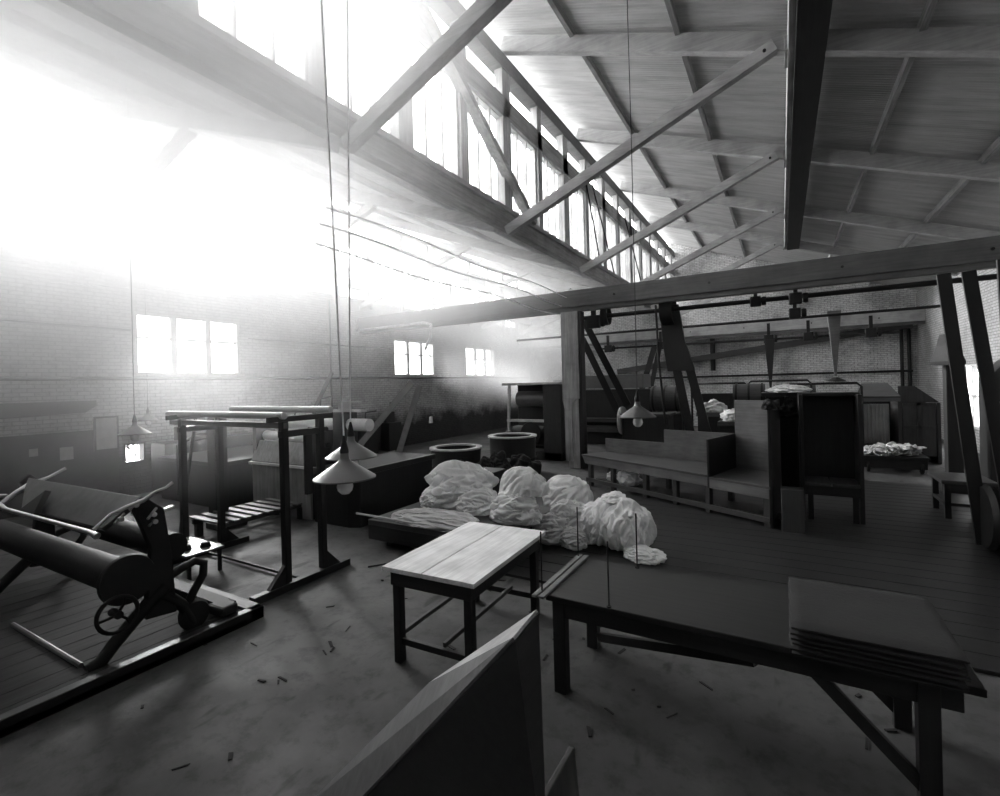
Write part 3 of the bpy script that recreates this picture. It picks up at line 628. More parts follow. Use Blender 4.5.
# ------------------------------------------------------------------ scrubbed table
tb = thing('work_table', 'small wooden table with a bright scrubbed plank top', 'table', (-2.9, 4.2, 0), 0)
th = .047
def R(x, y, z):
    c, s = math.cos(th), math.sin(th); return (-3.115+.93*(c*x-s*y), 3.153+.93*(s*x+c*y), z*1.16)
def rbox(a, b, c, d, e, f):
    return MB().add([R(a,c,e), R(b,c,e), R(b,d,e), R(a,d,e), R(a,c,f), R(b,c,f), R(b,d,f), R(a,d,f)], [(3,2,1,0),(4,5,6,7),(0,1,5,4),(1,2,6,5),(2,3,7,6),(3,0,4,7)])
rbox(0, .455, 0, 1.63, .715, .75).build('top_plank', 'scrub', tb, .004)
rbox(.465, 1.025, 0, 1.63, .715, .75).build('top_plank', 'scrub', tb, .004)
rbox(.06, .965, .05, 1.58, .60, .715).build('apron', 'dwx', tb, .006)
for a in (.075, .875):
    for b in (.06, 1.48):
        rbox(a, a+.08, b, b+.085, 0, .66).build('leg', 'dwz', tb, .006)
for b in (.085, 1.50): rbox(.15, .88, b, b+.04, .14, .19).build('end_stretcher', 'dwx', tb, .004)
for a in (.10, .60): rbox(a, a+.035, .12, 1.52, .19, .225).build('long_stretcher', 'wy', tb, .004)

# ------------------------------------------------------------------ long table with rods and stack
lt = thing('long_table', 'long dark table at the right with two battens along its left end', 'table', (-.4, 3.9, 0))
MB().box(-1.66, .90, 3.47, 4.37, .735, .78).build('top', 'dwx', lt, .006)
MB().box(-1.60, .82, 3.52, 3.56, .60, .735).build('front_apron', 'dwx', lt, .004)
MB().box(-1.60, .82, 4.28, 4.32, .60, .735).build('back_apron', 'dwx', lt, .004)
MB().box(-1.60, -1.56, 3.56, 4.28, .60, .735).build('end_apron', 'dwy', lt, .004)
for x in (-1.62, .62):
    for y in (3.50, 4.24): MB().box(x, x+.10, y, y+.10, 0, .735).build('leg', 'dwz', lt, .006)
for y in (3.55, 4.29): MB().beam((.12, y, .64), (.66, y, .10), .05, .07).build('diagonal_brace', 'dwz', lt, .004)
MB().beam((-.2, 3.60, .58), (-1.5, 4.25, .12), .05, .07).build('diagonal_brace', 'dwz', lt)
for x in (-1.74, -1.68): MB().box(x, x+.045, 3.38, 4.40, .78, .80).build('batten', 'plyx', lt, .003, label='paler batten')
RG = 'thin iron rods on the long table'
for (x, y, l) in ((-1.70, 3.49, 'thin upright rod at the front left corner of the long table'), (-1.72, 4.34, 'thin upright rod at the back left corner of the long table'), (-1.15, 3.49, 'thin upright rod on the front edge of the long table'), (-1.16, 4.34, 'thin upright rod on the back edge of the long table')):
    tag(MB().tube([(x, y, .775), (x, y, 1.27)], .006, 8).lathe([(.018, .78), (.018, .79)], (x, y, 0), 10).build('iron_rod', 'iron'), l, 'rod', RG)
rr = random.Random(4)
NAMES = ['bottom', 'second from the bottom', 'third from the bottom', 'fourth from the bottom', 'fifth from the bottom', 'topmost']
for k in range(6):
    z = .782+k*.031; j = rr.uniform(-.015, .015); vs = []; fs = []
    nx, ny = 26, 18
    x0, x1, y0, y1 = .02+j, .82+j*2, 3.38+j, 4.22-j
    cs = MB(); ring_n = 0
    top = []; 
    for a in range(nx+1):
        for b in range(ny+1):
            x = x0+(x1-x0)*a/nx; y = y0+(y1-y0)*b/ny
            e = min(a, nx-a, b*1.0, ny-b)
            zt = z+.028+(.006*noise.noise(Vector((x*5, y*5, k))))-(.012 if e == 0 else 0)
            zb = z+.004*(1 if e == 0 else 0)
            top.append((x+(.01*noise.noise(Vector((y*6, k, 1))) if a in (0, nx) else 0), y+(.012*noise.noise(Vector((x*5, k, 3))) if b in (0, ny) else 0), zt, zb))
    n = len(top); vs = [(p[0], p[1], p[2]) for p in top]+[(p[0], p[1], p[3]) for p in top]
    I = lambda a, b: a*(ny+1)+b
    for a in range(nx):
        for b in range(ny):
            fs.append((I(a, b), I(a+1, b), I(a+1, b+1), I(a, b+1))); fs.append((n+I(a, b+1), n+I(a+1, b+1), n+I(a+1, b), n+I(a, b)))
    for a in range(nx): fs.append((I(a, 0), n+I(a, 0), n+I(a+1, 0), I(a+1, 0))); fs.append((I(a+1, ny), n+I(a+1, ny), n+I(a, ny), I(a, ny)))
    for b in range(ny): fs.append((I(0, b+1), n+I(0, b+1), n+I(0, b), I(0, b))); fs.append((I(nx, b), n+I(nx, b), n+I(nx, b+1), I(nx, b+1)))
    tag(MB().add(vs, fs).build('folded_fabric', 'cloth3', smooth=True), 'dark folded fabric, %s of the stack on the long table' % NAMES[k], 'fabric', 'stacked dark fabrics')

# ------------------------------------------------------------------ sloping-topped bin in the foreground
hp = thing('sloping_bin', 'dark bin with a sloping lid at the bottom of the view, nearest the camera', 'bin', (-1.5, 1.6, 0))
Rn, Ap, Mk = (-.88, 1.57, 1.5), (-.90, 1.81, 1.5), (-1.49, 1.81, 1.02)
Nb, Fb = (-2.20, 1.57, -.0), (-2.46, 1.81, .0)
Rb, Ab = (-.70, 1.57, 0), (-.885, 1.81, 0)
MB().add([Rn, Nb, Rb, Ap, Ab, Fb, Mk], [(0, 1, 2), (0, 2, 4, 3), (3, 4, 5, 6), (1, 5, 4, 2), (0, 3, 6), (0, 6, 5, 1)]).build('body', 'dwy', hp)
up = Vector((-.65, 0, .76))*.012
def lid(poly, nm, mat):
    vs = [Vector(p)+up*.4 for p in poly]; MB().prism(vs, up).build(nm, mat, hp)
lid([Rn, Mk, Fb, Nb], 'lid', 'wy')
lid([Rn, Ap, Mk], 'end_board', 'endb')  # facet that catches the light is given a paler colour
tag(MB().prism([(-.93, 1.93, 0), (-.90, 1.93, 0), (-.955, 1.93, .60), (-.985, 1.93, .60)], (0, .36, 0)).build('upright_plank', 'wz', bevel=.006) , 'short upright plank standing beside the sloping bin', 'plank')

# ------------------------------------------------------------------ long bench with high end (built in its own axes)
BO, BRZ = (-4.05, 11.06, 0), math.atan2(-.475, .88)
bn = thing('settle_bench', 'long wooden bench with back boards rising to a high end panel', 'bench', BO, BRZ)
MB().prism([(-.12, -.12, .69), (3.30, -.12, .69), (3.05, 1.15, .69), (-.05, .62, .69)], (0, 0, .04)).build('seat_top', 'wx', bn, .005, local=True)
MB().prism([(-.12, -.10, .69), (3.3, -.10, .69), (3.3, -.10, .52), (-.02, -.10, .52)], (0, .04, 0)).build('front_apron', 'plyx', bn, .004, local=True)
for x in (.06, .8, 1.75, 2.5, 3.22): MB().box(x, x+.09, -.08, .02, 0, .6).build('leg', 'wz', bn, .004, local=True)
for x, y in ((.06, .5), (1.6, .8), (2.95, 1.0)): MB().box(x, x+.09, y, y+.09, 0, .69).build('leg', 'wz', bn, .004, local=True)
MB().box(.0, 4.4, -.10, -.06, .10, .19).build('front_rail', 'wx', bn, .004, local=True)
MB().box(.0, 4.4, .2, .6, .10, .13).build('low_shelf', 'dwx', bn, .004, local=True)
def slab(a, b, t, z0, z1):
    a, b = Vector(a), Vector(b); d = (b-a).normalized(); n = Vector((-d.y, d.x))*t
    return MB().prism([(a.x, a.y, z0), (b.x, b.y, z0), (b.x+n.x, b.y+n.y, z0), (a.x+n.x, a.y+n.y, z0)], (0, 0, z1-z0))
slab((-.05, .60), (1.5, .90), .04, .69, 1.06).build('back_board', 'plyx', bn, .004, local=True)
slab((1.5, .90), (3.06, 1.16), .04, .69, 1.36).build('back_board', 'plyx', bn, .004, local=True)
slab((3.33, -.10), (3.05, 1.15), .04, .50, 1.37).build('divider', 'dwz', bn, .004, local=True)
MB().prism([(3.34, -.12, .66), (4.44, -.12, .66), (3.84, 1.12, .66), (3.06, 1.15, .66)], (0, 0, .04)).build('end_seat', 'wx', bn, .005, local=True)
MB().box(3.34, 4.42, -.12, -.08, .50, .66).build('end_apron', 'plyx', bn, .004, local=True)
slab((3.04, 1.15), (3.86, 1.12), .04, .66, 2.03).build('high_back', 'plyx', bn, .006, local=True)
slab((4.42, -.12), (3.86, 1.18), -.05, 0, 2.05).build('end_panel', 'dwz', bn, .006, local=True)
MB().box(4.3, 4.40, -.08, .02, 0, .5).build('leg', 'wz', bn, local=True)
def bl(x, y, z):
    c, s = math.cos(BRZ), math.sin(BRZ); return (BO[0]+c*x-s*y, BO[1]+s*x+c*y, z)
tag(blob('dark_rag', 'cloth3', bl(4.40, .0, 1.95), .12, .2, .16, 81, amp=.2, fold=.1, sub=4), 'dark rag hung over the corner of the high bench end', 'rag')
tag(blob('linen_bundle', 'cloth', bl(1.05, .25, .30), .26, .18, .16, 82, amp=.2, fold=.18, sub=4, flat=.98), 'pale linen bundle on the shelf under the long bench', 'cloth')
tag(blob('linen_bundle', 'cloth2', bl(.45, .3, .24), .12, .1, .10, 83, amp=.2, fold=.18, sub=4, flat=.95), 'small grey linen bundle under the left end of the long bench', 'cloth')
tag(MB().box(-.05, .26, 8.75, 9.05, 0, .70).build('tall_box', 'wz', bevel=.01), 'upright plain box at the foot of the high bench end', 'box')
# dark cupboard settle to the right
ds = thing('dark_settle', 'tall dark settle with a pale seat to the right of the long bench', 'settle', (.68, 9.9, 0))
MB().box(.28, 1.08, 10.3, 10.36, .6, 2.12).build('back', 'dwz', ds, .006)
MB().box(.24, .30, 9.7, 10.4, 0, 2.15).build('end_panel', 'dwz', ds, .006)
MB().box(1.06, 1.12, 9.7, 10.4, 0, 2.15).build('end_panel', 'dwz', ds, .006)
MB().box(.30, .67, 9.65, 10.3, .62, .67).build('seat', 'wy', ds, .006)
MB().box(.69, 1.06, 9.65, 10.3, .62, .67).build('seat', 'wy', ds, .006)
MB().box(.30, 1.06, 9.68, 9.72, .46, .62).build('apron', 'dwx', ds)
for x in (.34, .96): MB().box(x, x+.08, 9.70, 9.78, 0, .46).build('leg', 'dwz', ds)
MB().box(.24, 1.12, 9.95, 10.4, 2.12, 2.17).build('top_shelf', 'dwx', ds, .006)
tag(blob('white_linen', 'white', (.12, 10.6, 2.24), .34, .24, .09, 91, amp=.15, fold=.18, sub=5, flat=.7), 'white linen laid on top of the rack behind the high bench end', 'cloth')
wr = thing('linen_rack', 'dark frame holding cloth behind the high bench end', 'rack', (.05, 10.7, 0))
MB().box(-.35, .28, 10.45, 10.95, 2.10, 2.17).build('top', 'dwx', wr, .006)
for x in (-.33, .22):
    for y in (10.47, 10.88): MB().box(x, x+.05, y, y+.05, 0, 2.1).build('leg', 'dwz', wr)
MB().box(-.33, .27, 10.47, 10.52, 1.75, 1.82).build('rail', 'dwx', wr)
MB().box(-.33, .22, 10.60, 10.63, .05, 2.08).build('back_board', 'dwz', wr)  # dark board added to cover the lit gap between the legs
tag(blob('hanging_cloth', 'cloth3', (0.1, 10.42, 1.72), .16, .05, .34, 92, amp=.12, fold=.14, sub=4), 'grey cloth hanging down the front of the linen rack', 'cloth')

# ------------------------------------------------------------------ drying cabinet, linen sheets, right side
dc = thing('drying_cabinet', 'wooden drying cabinet with sloping top standing against the far right corner', 'cabinet', (2.7, 17.5, 0))
MB().box(1.86, 1.94, 17.2, 18.4, 0, 1.80).build('side', 'wz', dc, .006)
MB().box(2.78, 2.86, 17.2, 18.4, 0, 1.80).build('side', 'wz', dc, .006)
MB().box(3.60, 3.68, 17.2, 18.4, 0, 1.66).build('side', 'wz', dc, .006)
MB().prism([(1.84, 17.15, 1.80), (2.84, 17.15, 1.80), (2.74, 18.4, 2.16), (2.1, 18.4, 2.16)], (0, 0, .05)).build('sloping_top', 'wx', dc)
MB().prism([(2.84, 17.5, 2.12), (3.2, 17.5, 2.12), (3.72, 17.5, 1.66), (2.84, 17.5, 1.66)], (0, .05, 0)).build('gable_board', 'wz', dc)
MB().box(1.9, 2.84, 17.18, 17.22, 1.70, 1.80).build('head_rail', 'plyx', dc, .004)
MB().box(1.86, 3.68, 18.36, 18.42, 0, 1.80).build('back', 'dwz', dc)
d = MB().box(2.88, 3.58, 17.2, 17.24, .20, 1.66).build('door', 'wz', dc, .006)
MB().box(2.88, 3.58, 17.17, 17.2, 0.96, 1.03).box(2.88, 3.58, 17.17, 17.2, 1.59, 1.66).box(3.18, 3.27, 17.17, 17.2, .20, 1.66).build('door_frame', 'wz', d, .004)
MB().box(1.94, 2.78, 17.3, 18.3, .28, .34).build('shelf', 'dwx', dc)
hc = MB(); n = 60
vs = []
for i in range(n+1):
    x = 2.02+.62*i/n; y = 17.55+.05*math.sin(i*1.3)+.03*math.sin(i*.7+1)
    vs += [(x, y, 1.62), (x, y+.01*math.sin(i), .46)]
hc.add(vs, [(2*i, 2*i+1, 2*i+3, 2*i+2) for i in range(n)])
o = tag(hc.build('hanging_sheet', 'cloth2', smooth=True), 'pleated pale cloth hanging inside the drying cabinet', 'cloth'); so = o.modifiers.new('thick', 'SOLIDIFY'); so.thickness = .008
tr = thing('linen_trolley', 'low dark trolley holding flat white linen before the drying cabinet', 'trolley', (2.4, 15.6, 0))
MB().box(1.7, 3.05, 15.2, 16.2, .36, .42).build('deck', 'dwx', tr, .006)
for x in (1.85, 2.9):
    for y in (15.3, 16.05): MB().lathe([(.02, -.03), (.13, -.03), (.14, 0), (.13, .03), (.02, .03)], (x, y, .14), 18, 'x').build('wheel', 'iron', tr, smooth=True)
MB().box(1.75, 3.0, 15.25, 15.31, .12, .36).build('frame', 'dwx', tr)
for k in range(4):
    tag(blob('linen_sheet', 'white', (2.2+.1*k, 15.7, .46+.055*k), .62-.05*k, .42, .05, 95+k, amp=.12, fold=.2, ff=6, sub=4, flat=.6, dirn=(.2, 1, .3)), '%s of the white linen sheets lying flat on the low trolley' % ['lowest', 'second lowest', 'second highest', 'topmost'][k], 'linen', 'white linen on the trolley')
# drive poles at the right
for i, (p, q, l) in enumerate([((1.99, 9.0, 3.85), (2.33, 9.0, .1), 'left one of the dark slanting belts at the right edge'), ((2.25, 9.0, 3.85), (2.66, 9.0, .1), 'right one of the dark slanting belts at the right edge')]):
    strap('drive_belt', p, q, .15, l, th=.05, up=(0, 1, 0))
strap('drive_belt', (2.52, 8.6, 3.9), (2.62, 8.6, .0), .2, 'upright dark belt at the extreme right edge', th=.05)
hc = thing('flue_column', 'dark hooded iron flue column in front of the right-hand window', 'flue', (2.75, 13.0, 0))
MB().lathe([(.28, 2.62), (.28, 2.70), (.17, 3.02), (.12, 3.25), (.09, 3.26)], (2.95, 13.2, 0), 4).build('hood', 'iron', hc)
MB().box(2.89, 3.13, 13.07, 13.33, 0, 2.62).build('column', 'dwz', hc, .01)
MB().box(2.77, 3.27, 12.95, 13.45, 0, .35).build('base', 'iron', hc, .02)
rm = thing('iron_machine', 'dark iron machine with wheels at the right edge beneath the slanting belts', 'machine', (2.5, 8.6, 0))
MB().box(2.4, 3.6, 8.2, 9.3, 0, .62).build('base', 'iron', rm, .03)
MB().lathe([(.05, -.06), (.40, -.06), (.44, 0), (.40, .06), (.05, .06)], (2.36, 8.9, .50), 30, 'x').build('pulley', 'iron', rm, smooth=True)
MB().tube([(2.55, 8.3, .62), (2.55, 8.3, 1.3), (2.8, 8.4, 1.5), (3.2, 8.4, 1.5)], .05, 8).build('pipe', 'iron', rm, smooth=True)
MB().box(2.7, 3.5, 8.4, 9.1, .62, 1.25).build('gear_case', 'iron', rm, .05)
lo = thing('work_stand', 'low dark stand with a pale top at the right before the flue column', 'stand', (2.3, 11, 0))
MB().box(2.25, 2.95, 10.6, 11.5, .62, .68).build('top', 'wy', lo, .01)
for x in (2.3, 2.84):
    for y in (10.65, 11.38): MB().box(x, x+.08, y, y+.08, 0, .62).build('leg', 'dwz', lo)
MB().box(2.3, 2.9, 10.65, 11.45, .25, .3).build('shelf', 'dwy', lo)
rk2 = thing('tall_cupboard', 'tall dark cupboard with an arched top at the right edge behind the belts', 'cupboard', (4.1, 13.3, 0))
MB().prism([(3.5, 13, 0), (4.7, 13, 0), (4.7, 13, 2.4), (4.5, 13, 2.65), (4.15, 13, 2.8), (3.8, 13, 2.7), (3.5, 13, 2.35)], (0, .6, 0)).build('body', 'dwz', rk2, .02)
MB().box(3.47, 4.7, 12.95, 13.0, 1.82, 1.88).build('rail', 'copper', rk2)

# ------------------------------------------------------------------ shafting and belts
def shaft(a, b, r, lab): return tag(MB().tube([a, b], r, 12).build('line_shaft', 'iron', smooth=True), lab, 'shaft', 'line shafts')
shaft((-5.6, 13.6, 4.36), (XR, 13.6, 4.40), .06, 'thick line shaft just under the main tie beam')
shaft((-9, 16.8, 4.18), (3.9, 16.8, 4.22), .04, 'line shaft in the middle distance behind the main tie beam')
shaft((-8.2, 24, 4.16), (4.0, 24, 4.1), .05, 'long line shaft in front of the back wall')
HG = 'shaft hangers'
def hanger(x, y, z, s, lab):
    t = thing('shaft_hanger', lab, 'hanger', (x, y, z), 0, HG)
    MB().box(x-.04*s, x+.04*s, y-.06, y+.06, z, z+.45*s).build('drop_arm', 'iron', t, .006)
    MB().box(x-.12*s, x+.12*s, y-.10, y+.10, z-.12*s, z+.12*s).build('bearing', 'iron', t, .02)
    MB().lathe([(.03, -.05), (.10*s, -.05), (.11*s, 0), (.10*s, .05), (.03, .05)], (x+.18*s, y, z), 20, 'x').build('collar', 'iron', t, smooth=True)
hanger(-4.72, 13.6, 4.22, 1.5, 'hanger with an angular iron bearing beside the thick post')
hanger(-.52, 13.6, 4.36, 1.0, 'block-shaped shaft hanger under the middle of the main tie beam')
hanger(.32, 13.3, 4.30, 1.1, 'taller shaft hanger just right of the block-shaped one')
hanger(.30, 13.3, 3.95, 1.0, 'hanging bearing box below the taller shaft hanger')
for i, x in enumerate((-7.6, -5.0, -.45, 1.0, 3.1)):
    hanger(x, 24, 4.14, 1.5, ['shaft hanger by the far end of the left aisle', 'shaft hanger seen just right of the thick post', 'shaft hanger before the back wall above the tapered spout', 'small shaft hanger before the back wall near the middle', 'shaft hanger before the back wall near its right corner'][i])
def pulley(x, y, z, r, w, lab):
    t = thing('belt_pulley', lab, 'pulley', (x, y, z), 0, 'belt pulleys')
    MB().lathe([(r-.03, -w), (r, -w), (r+.01, 0), (r, w), (r-.03, w)], (x, y, z), 32, 'x', closed=True).build('rim', 'iron', t, smooth=True)
    m = MB()
    for k in range(5): a = 2*PI*k/5; m.beam((x, y, z), (x, y+math.sin(a)*(r-.02), z+math.cos(a)*(r-.02)), .05, .04)
    m.lathe([(.07, -w), (.07, w)], (x, y, z), 14, 'x'); m.build('spokes', 'iron', t)
pulley(-2.62, 13.6, 4.38, .42, .16, 'broad belt pulley hanging under the main tie beam')
pulley(-4.35, 13.6, 4.36, .26, .10, 'small belt pulley beside the thick post')
strap('drive_belt', (-5.05, 13.7, 4.3), (-3.95, 14.2, 1.75), .20, 'right-hand dark belt slanting down beside the thick post', up=(0,1,0), th=.03)
strap('drive_belt', (-5.2, 13.9, 3.8), (-4.15, 14.4, 1.2), .20, 'left-hand dark belt slanting down beside the thick post', up=(0,1,0), th=.03)
bb = thing('belt_guard', 'broad dark wooden belt guard hanging under the tie beam', 'belt guard', (-2.5, 13.7, 2.8))
MB().prism([(-2.86, 13.62, 4.5), (-2.36, 13.62, 4.5), (-2.22, 13.62, 3.5), (-1.98, 13.62, 2.7), (-2.68, 13.62, 2.7), (-2.78, 13.62, 3.4)], (0, .14, 0)).build('guard_board', 'belt', bb, .01)
strap('drive_belt', (-2.45, 13.65, 2.8), (-2.12, 13.7, .9), .22, 'left one of two dark belts below the wooden belt guard', th=.03)
strap('drive_belt', (-2.12, 13.65, 2.8), (-1.70, 13.7, .9), .22, 'right one of two dark belts below the wooden belt guard', th=.03)
tag(MB().tube([(-2.9, 13.4, 4.5), (-2.85, 13.4, 2.9), (-2.72, 13.4, 1.3)], .03, 8).build('shift_rod', 'iron'), 'thin pale rod hanging beside the wooden belt guard', 'rod')
strap('drive_belt', (-5.25, 23.8, 4.1), (-6.0, 23.6, 1.6), .26, 'left one of the pair of belts rising from the far baskets', th=.04)
strap('drive_belt', (-5.0, 23.8, 4.1), (-5.55, 23.6, 1.6), .22, 'right one of the pair of belts rising from the far baskets', th=.04)
for i, (x, y, zt, zb, w) in enumerate(((-.42, 23.7, 4.1, 1.9, .40), (1.35, 17.0, 4.35, 2.45, .34))):
    tag(MB().beam((x, y, zt), (x+.0, y, zb), w, .12, (0,1,0), w2=.06, h2=.06).build('hanging_spout', ['dwz', 'plyx'][i], bevel=.006), ['dark tapered hanging spout before the back wall', 'pale tapered hanging spout with a flared foot near the back wall'][i], 'spout', 'hanging spouts')
tag(MB().lathe([(.05, 2.42), (.25, 2.32), (.26, 2.29), (.05, 2.33)], (1.35, 17.0, 0), 24, closed=True).build('flared_shade', 'iron'), 'small flared shade at the foot of the pale hanging spout', 'shade')
tag(MB().beam((-8.0, 26.9, 3.0), (4.9, 26.9, 4.6), .22, .30).build('trough', 'wx'), 'long sloping trough rising to the right across the back wall', 'trough')
for i, x in enumerate((-3.05, 4.55, 4.8)):
    tag(MB().tube([(x, 27.05, 0 if i else 2.9), (x, 27.05, 4.9)], .07 if i else .12, 10).build('down_pipe', 'iron'), ['upright pipe on the back wall between the belts', 'left upright pipe in the right corner of the back wall', 'right upright pipe in the right corner of the back wall'][i], 'pipe', 'pipes on the back wall')
tag(MB().tube([(-12, 27.0, 2.6), (4.9, 27.0, 2.6)], .05, 8).build('steam_main', 'iron'), 'long horizontal pipe low on the back wall', 'pipe')
tag(MB().box(-8.3, 4.9, 26.8, 27.15, 4.55, 4.75).build('wall_plate', 'timx'), 'horizontal plate along the back wall below the gable', 'beam')
# far machinery
def washer(x, y, r, w, z, lab):
    t = thing('drum_washer', lab, 'washer', (x, y, 0), 0, 'drum washers')
    MB().tube([(x-w/2, y, z), (x+w/2, y, z)], r, 28).build('drum', 'wx', t, smooth=True)
    m = MB()
    for k in (-1, 0, 1): m.lathe([(r, -.03), (r+.02, -.03), (r+.02, .03), (r, .03)], (x+k*w*.4, y, z), 28, 'x', closed=True)
    m.build('hoop', 'iron', t)
    for s in (-1, 1): MB().beam((x+s*w*.55, y-.4, 0), (x+s*w*.55, y, z), .1, .12).beam((x+s*w*.55, y+.4, 0), (x+s*w*.55, y, z), .1, .12).build('frame', 'iron', t)
    MB().box(x-w*.6, x+w*.6, y-.5, y+.5, 0, z-r-.05).build('trough', 'dwx', t, .01)
washer(-3.3, 16.5, .42, .9, 1.85, 'drum washer with a slatted barrel behind the hanging lamp')
washer(-.9, 17.2, .38, .9, 1.9, 'drum washer with a striped barrel left of the high bench end')
washer(.35, 19.0, .45, 1.2, 1.75, 'drum washer hidden behind the high bench end and linen')
hp2 = thing('washing_machine', 'large dark boxed machine with a pale lid left of the hanging lamp', 'machine', (-6.0, 19, 0))
MB().box(-7.6, -3.9, 18.4, 19.6, 0, 2.15).build('body', 'dwz', hp2, .03)
MB().box(-7.6, -4.5, 18.35, 19.6, 2.2, 2.72).build('lid', 'tin', hp2, .02, label='pale metal lid')
MB().box(-7.2, -4.0, 18.2, 18.4, .5, .75).box(-7.2, -4.0, 18.1, 18.4, .9, 1.05).build('step', 'wx', hp2, .01)
bx2 = thing('machine_chest', 'dark boxed chest directly under the lamp behind the bench', 'chest', (-3.4, 14.2, 0))
MB().box(-4.05, -2.75, 13.9, 14.7, 0, 1.45).build('body', 'dwz', bx2, .02)
MB().box(-4.1, -2.7, 13.85, 14.75, 1.45, 1.52).build('lid', 'dwx', bx2, .01)
MB().lathe([(.05, -.05), (.40, -.05), (.42, 0), (.40, .05), (.05, .05)], (-4.12, 14.2, 1.3), 28, 'x').build('pulley', 'copper', bx2, smooth=True)
for i, (x, y, z, h) in enumerate(((-1.75, 15.4, 0, 1.5), (-1.1, 14.6, 0, 1.3))):
    t = thing('crate', ['dark crate heaped with cloth behind the middle of the long bench', 'dark crate just left of the high bench end'][i], 'crate', (x, y, 0), 0, 'crates behind the bench')
    MB().box(x-.4, x+.4, y-.35, y+.35, 0, h).build('body', 'dwz', t, .01)
    MB().box(x-.43, x+.43, y-.38, y+.38, h-.12, h).build('rim', 'wx', t, .006)
    tag(blob('cloth_heap', ['cloth2', 'cloth'][i], (x, y, h+.12), .34, .28, .2, 120+i, amp=.3, fold=.16, sub=4, flat=.6), ['grey cloth heaped in the crate behind the middle of the bench', 'pale cloth heaped in the crate left of the high bench end'][i], 'cloth')
for i, (x, y, h) in enumerate(((-.2, 18.2, 2.35), (-2.0, 18.4, 2.3), (.9, 16.6, 2.25))):
    t = thing('pipe_frame', ['pipe frame behind the linen rack', 'bent pipe frame behind the two belts', 'pipe frame behind the dark settle'][i], 'frame', (x, y, 0), 0, 'pipe frames')
    MB().tube([(x-.8, y, 0), (x-.8, y, h-.1), (x-.7, y, h), (x+.9, y, h), (x+1.0, y, h-.1), (x+1.0, y, 0)], .035, 8).build('bent_pipe', 'iron', t, smooth=True)
    MB().box(x-.5, x+.7, y+.1, y+.5, 0, h-.35).build('back_box', 'dwz', t, .02)

# ------------------------------------------------------------------ light
w = bpy.data.worlds.new('World'); SC.world = w; w.use_nodes = True
nt = w.node_tree; bg = nt.nodes['Background']
bg.inputs[0].default_value = (1, 1, 1, 1); bg.inputs[1].default_value = 6.0
sl = bpy.data.lights.new('sun', 'SUN'); sl.energy = 12; sl.angle = math.radians(24)
so = bpy.data.objects.new('sun', sl); COL.objects.link(so); so['kind'] = 'helper'
so.rotation_euler = Vector((1.135, -.45, -.44)).to_track_quat('-Z', 'Y').to_euler()
# scattering clouds added to imitate lens glare around the left windows
def glare(loc, scale, dens, label, g=.5, power=2.0, rz=0):
    m = bpy.data.materials.new('glare'); m.use_nodes = True; nt = m.node_tree; nt.nodes.clear()
    o = nt.nodes.new('ShaderNodeOutputMaterial'); v = nt.nodes.new('ShaderNodeVolumeScatter'); tc = nt.nodes.new('ShaderNodeTexCoord')
    ln = nt.nodes.new('ShaderNodeVectorMath'); ln.operation = 'DOT_PRODUCT'
    nt.links.new(tc.outputs['Object'], ln.inputs[0]); nt.links.new(tc.outputs['Object'], ln.inputs[1])
    a = nt.nodes.new('ShaderNodeMath'); a.operation = 'SUBTRACT'; a.inputs[0].default_value = 1; a.use_clamp = True
    nt.links.new(ln.outputs['Value'], a.inputs[1])
    b = nt.nodes.new('ShaderNodeMath'); b.operation = 'POWER'; b.inputs[1].default_value = power; nt.links.new(a.outputs[0], b.inputs[0])
    c = nt.nodes.new('ShaderNodeMath'); c.operation = 'MULTIPLY'; c.inputs[1].default_value = dens; nt.links.new(b.outputs[0], c.inputs[0])
    nt.links.new(c.outputs[0], v.inputs['Density']); v.inputs['Anisotropy'].default_value = g; v.inputs['Color'].default_value = (1, 1, 1, 1)
    nt.links.new(v.outputs[0], o.inputs['Volume'])
    bm = bmesh.new(); bmesh.ops.create_icosphere(bm, subdivisions=3, radius=1.02); me = bpy.data.meshes.new('glare'); bm.to_mesh(me); bm.free(); me.materials.append(m)
    ob = bpy.data.objects.new('glare', me); COL.objects.link(ob); ob.location = loc; ob.scale = scale; ob.rotation_euler = (0, 0, rz)
    return tag(ob, label, 'glare', kind='stuff')
glare((-8.8, 3.2, 6.0), (6.8, 6.8, 5.7), .25, 'thick white steam added under the left roof before the nearest high windows')
glare((-4.6, 1.6, 6.9), (3.4, 4.8, 3.5), .75, 'white steam added across the nearest part of the clerestory')
glare((-8.5, 13.0, 5.2), (5.0, 7.5, 2.8), .15, 'thin steam added around the tie beam before the farther windows')
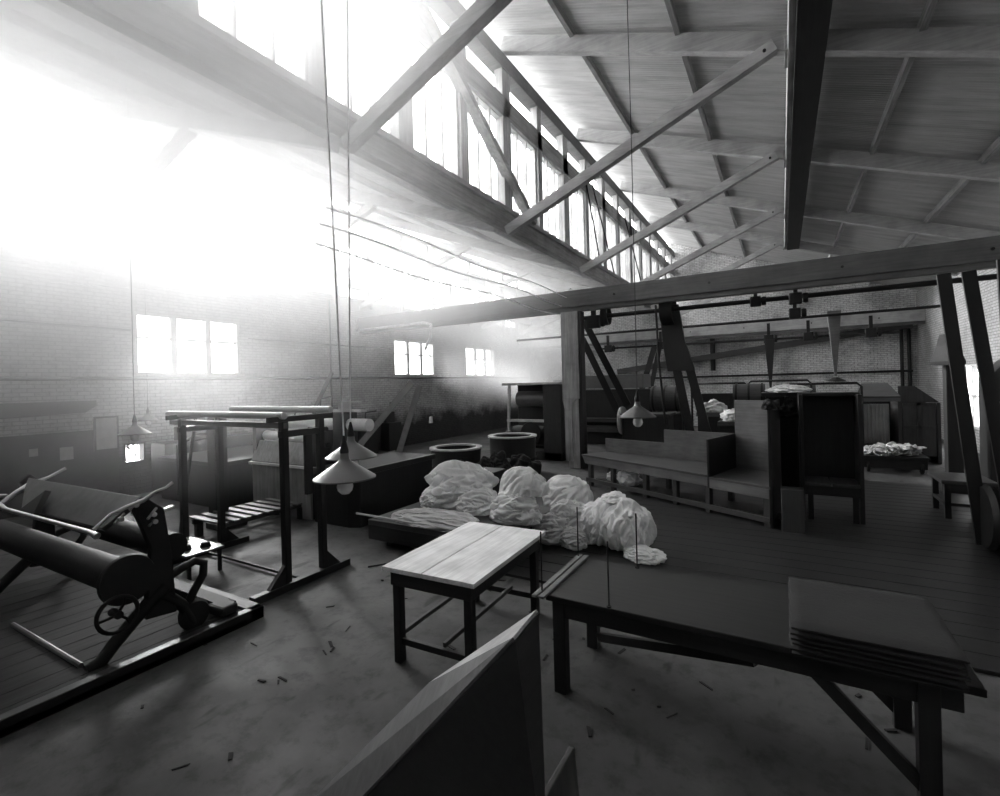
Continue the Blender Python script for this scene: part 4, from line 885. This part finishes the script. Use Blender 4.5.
glare((-10.3, 19.5, 3.4), (3.6, 5.5, 2.4), .34, 'small bank of steam added before the two farthest low windows')
def portal(loc, rot, sx, sy):
    l = bpy.data.lights.new('skylight_portal', 'AREA'); l.shape = 'RECTANGLE'; l.size = sx; l.size_y = sy
    l.cycles.is_portal = True
    o = bpy.data.objects.new('skylight_portal', l); COL.objects.link(o); o.location = loc; o.rotation_euler = rot; o['kind'] = 'helper'
LY = YB-YN
portal((XC-.25, (YB+YN)/2, 7.6), (0, -PI/2, 0), 3.0, LY)     # faces +x
portal((XL-.4, (YB+YN)/2, 6.8), (0, -PI/2, 0), 2.1, LY)
for a, b, c, d in W_LOW: portal((XL-.4, (a+b)/2, (c+d)/2), (0, -PI/2, 0), d-c, b-a)
for a, b, c, d in W_RIGHT: portal((XR+.4, (a+b)/2, (c+d)/2), (0, PI/2, 0), d-c, b-a)

# ------------------------------------------------------------------ camera
F, AY, RO, CY = 481.8, .5293, .0261, 384.6
cam = bpy.data.cameras.new('camera'); co = bpy.data.objects.new('camera', cam); COL.objects.link(co)
cam.sensor_fit = 'HORIZONTAL'; cam.sensor_width = 36; cam.lens = 36*F/1000
cam.shift_y = (CY-398)/1000
fw = Vector((math.sin(-AY), math.cos(AY), 0)); rt = Vector((math.cos(AY), math.sin(AY), 0)); upv = Vector((0, 0, 1))
c, s = math.cos(RO), math.sin(RO)




def cam_axes(sg):
    r = rt*c+upv*s*sg; u = upv*c-rt*s*sg; return r, u
r2, u2 = cam_axes(-1)
mx = Matrix((( r2.x, u2.x, -fw.x, 0), (r2.y, u2.y, -fw.y, 0), (r2.z, u2.z, -fw.z, 2.46), (0, 0, 0, 1)))
co.matrix_world = mx; cam.clip_start = .05; cam.clip_end = 300
SC.camera = co
vs = SC.view_settings; vs.view_transform = 'Standard'; vs.look = 'None'; vs.exposure = 0.7; vs.gamma = 1; vs.use_curve_mapping = False
SC.cycles.max_bounces = 8; SC.cycles.volume_bounces = 4; SC.cycles.diffuse_bounces = 5; SC.cycles.transparent_max_bounces = 16
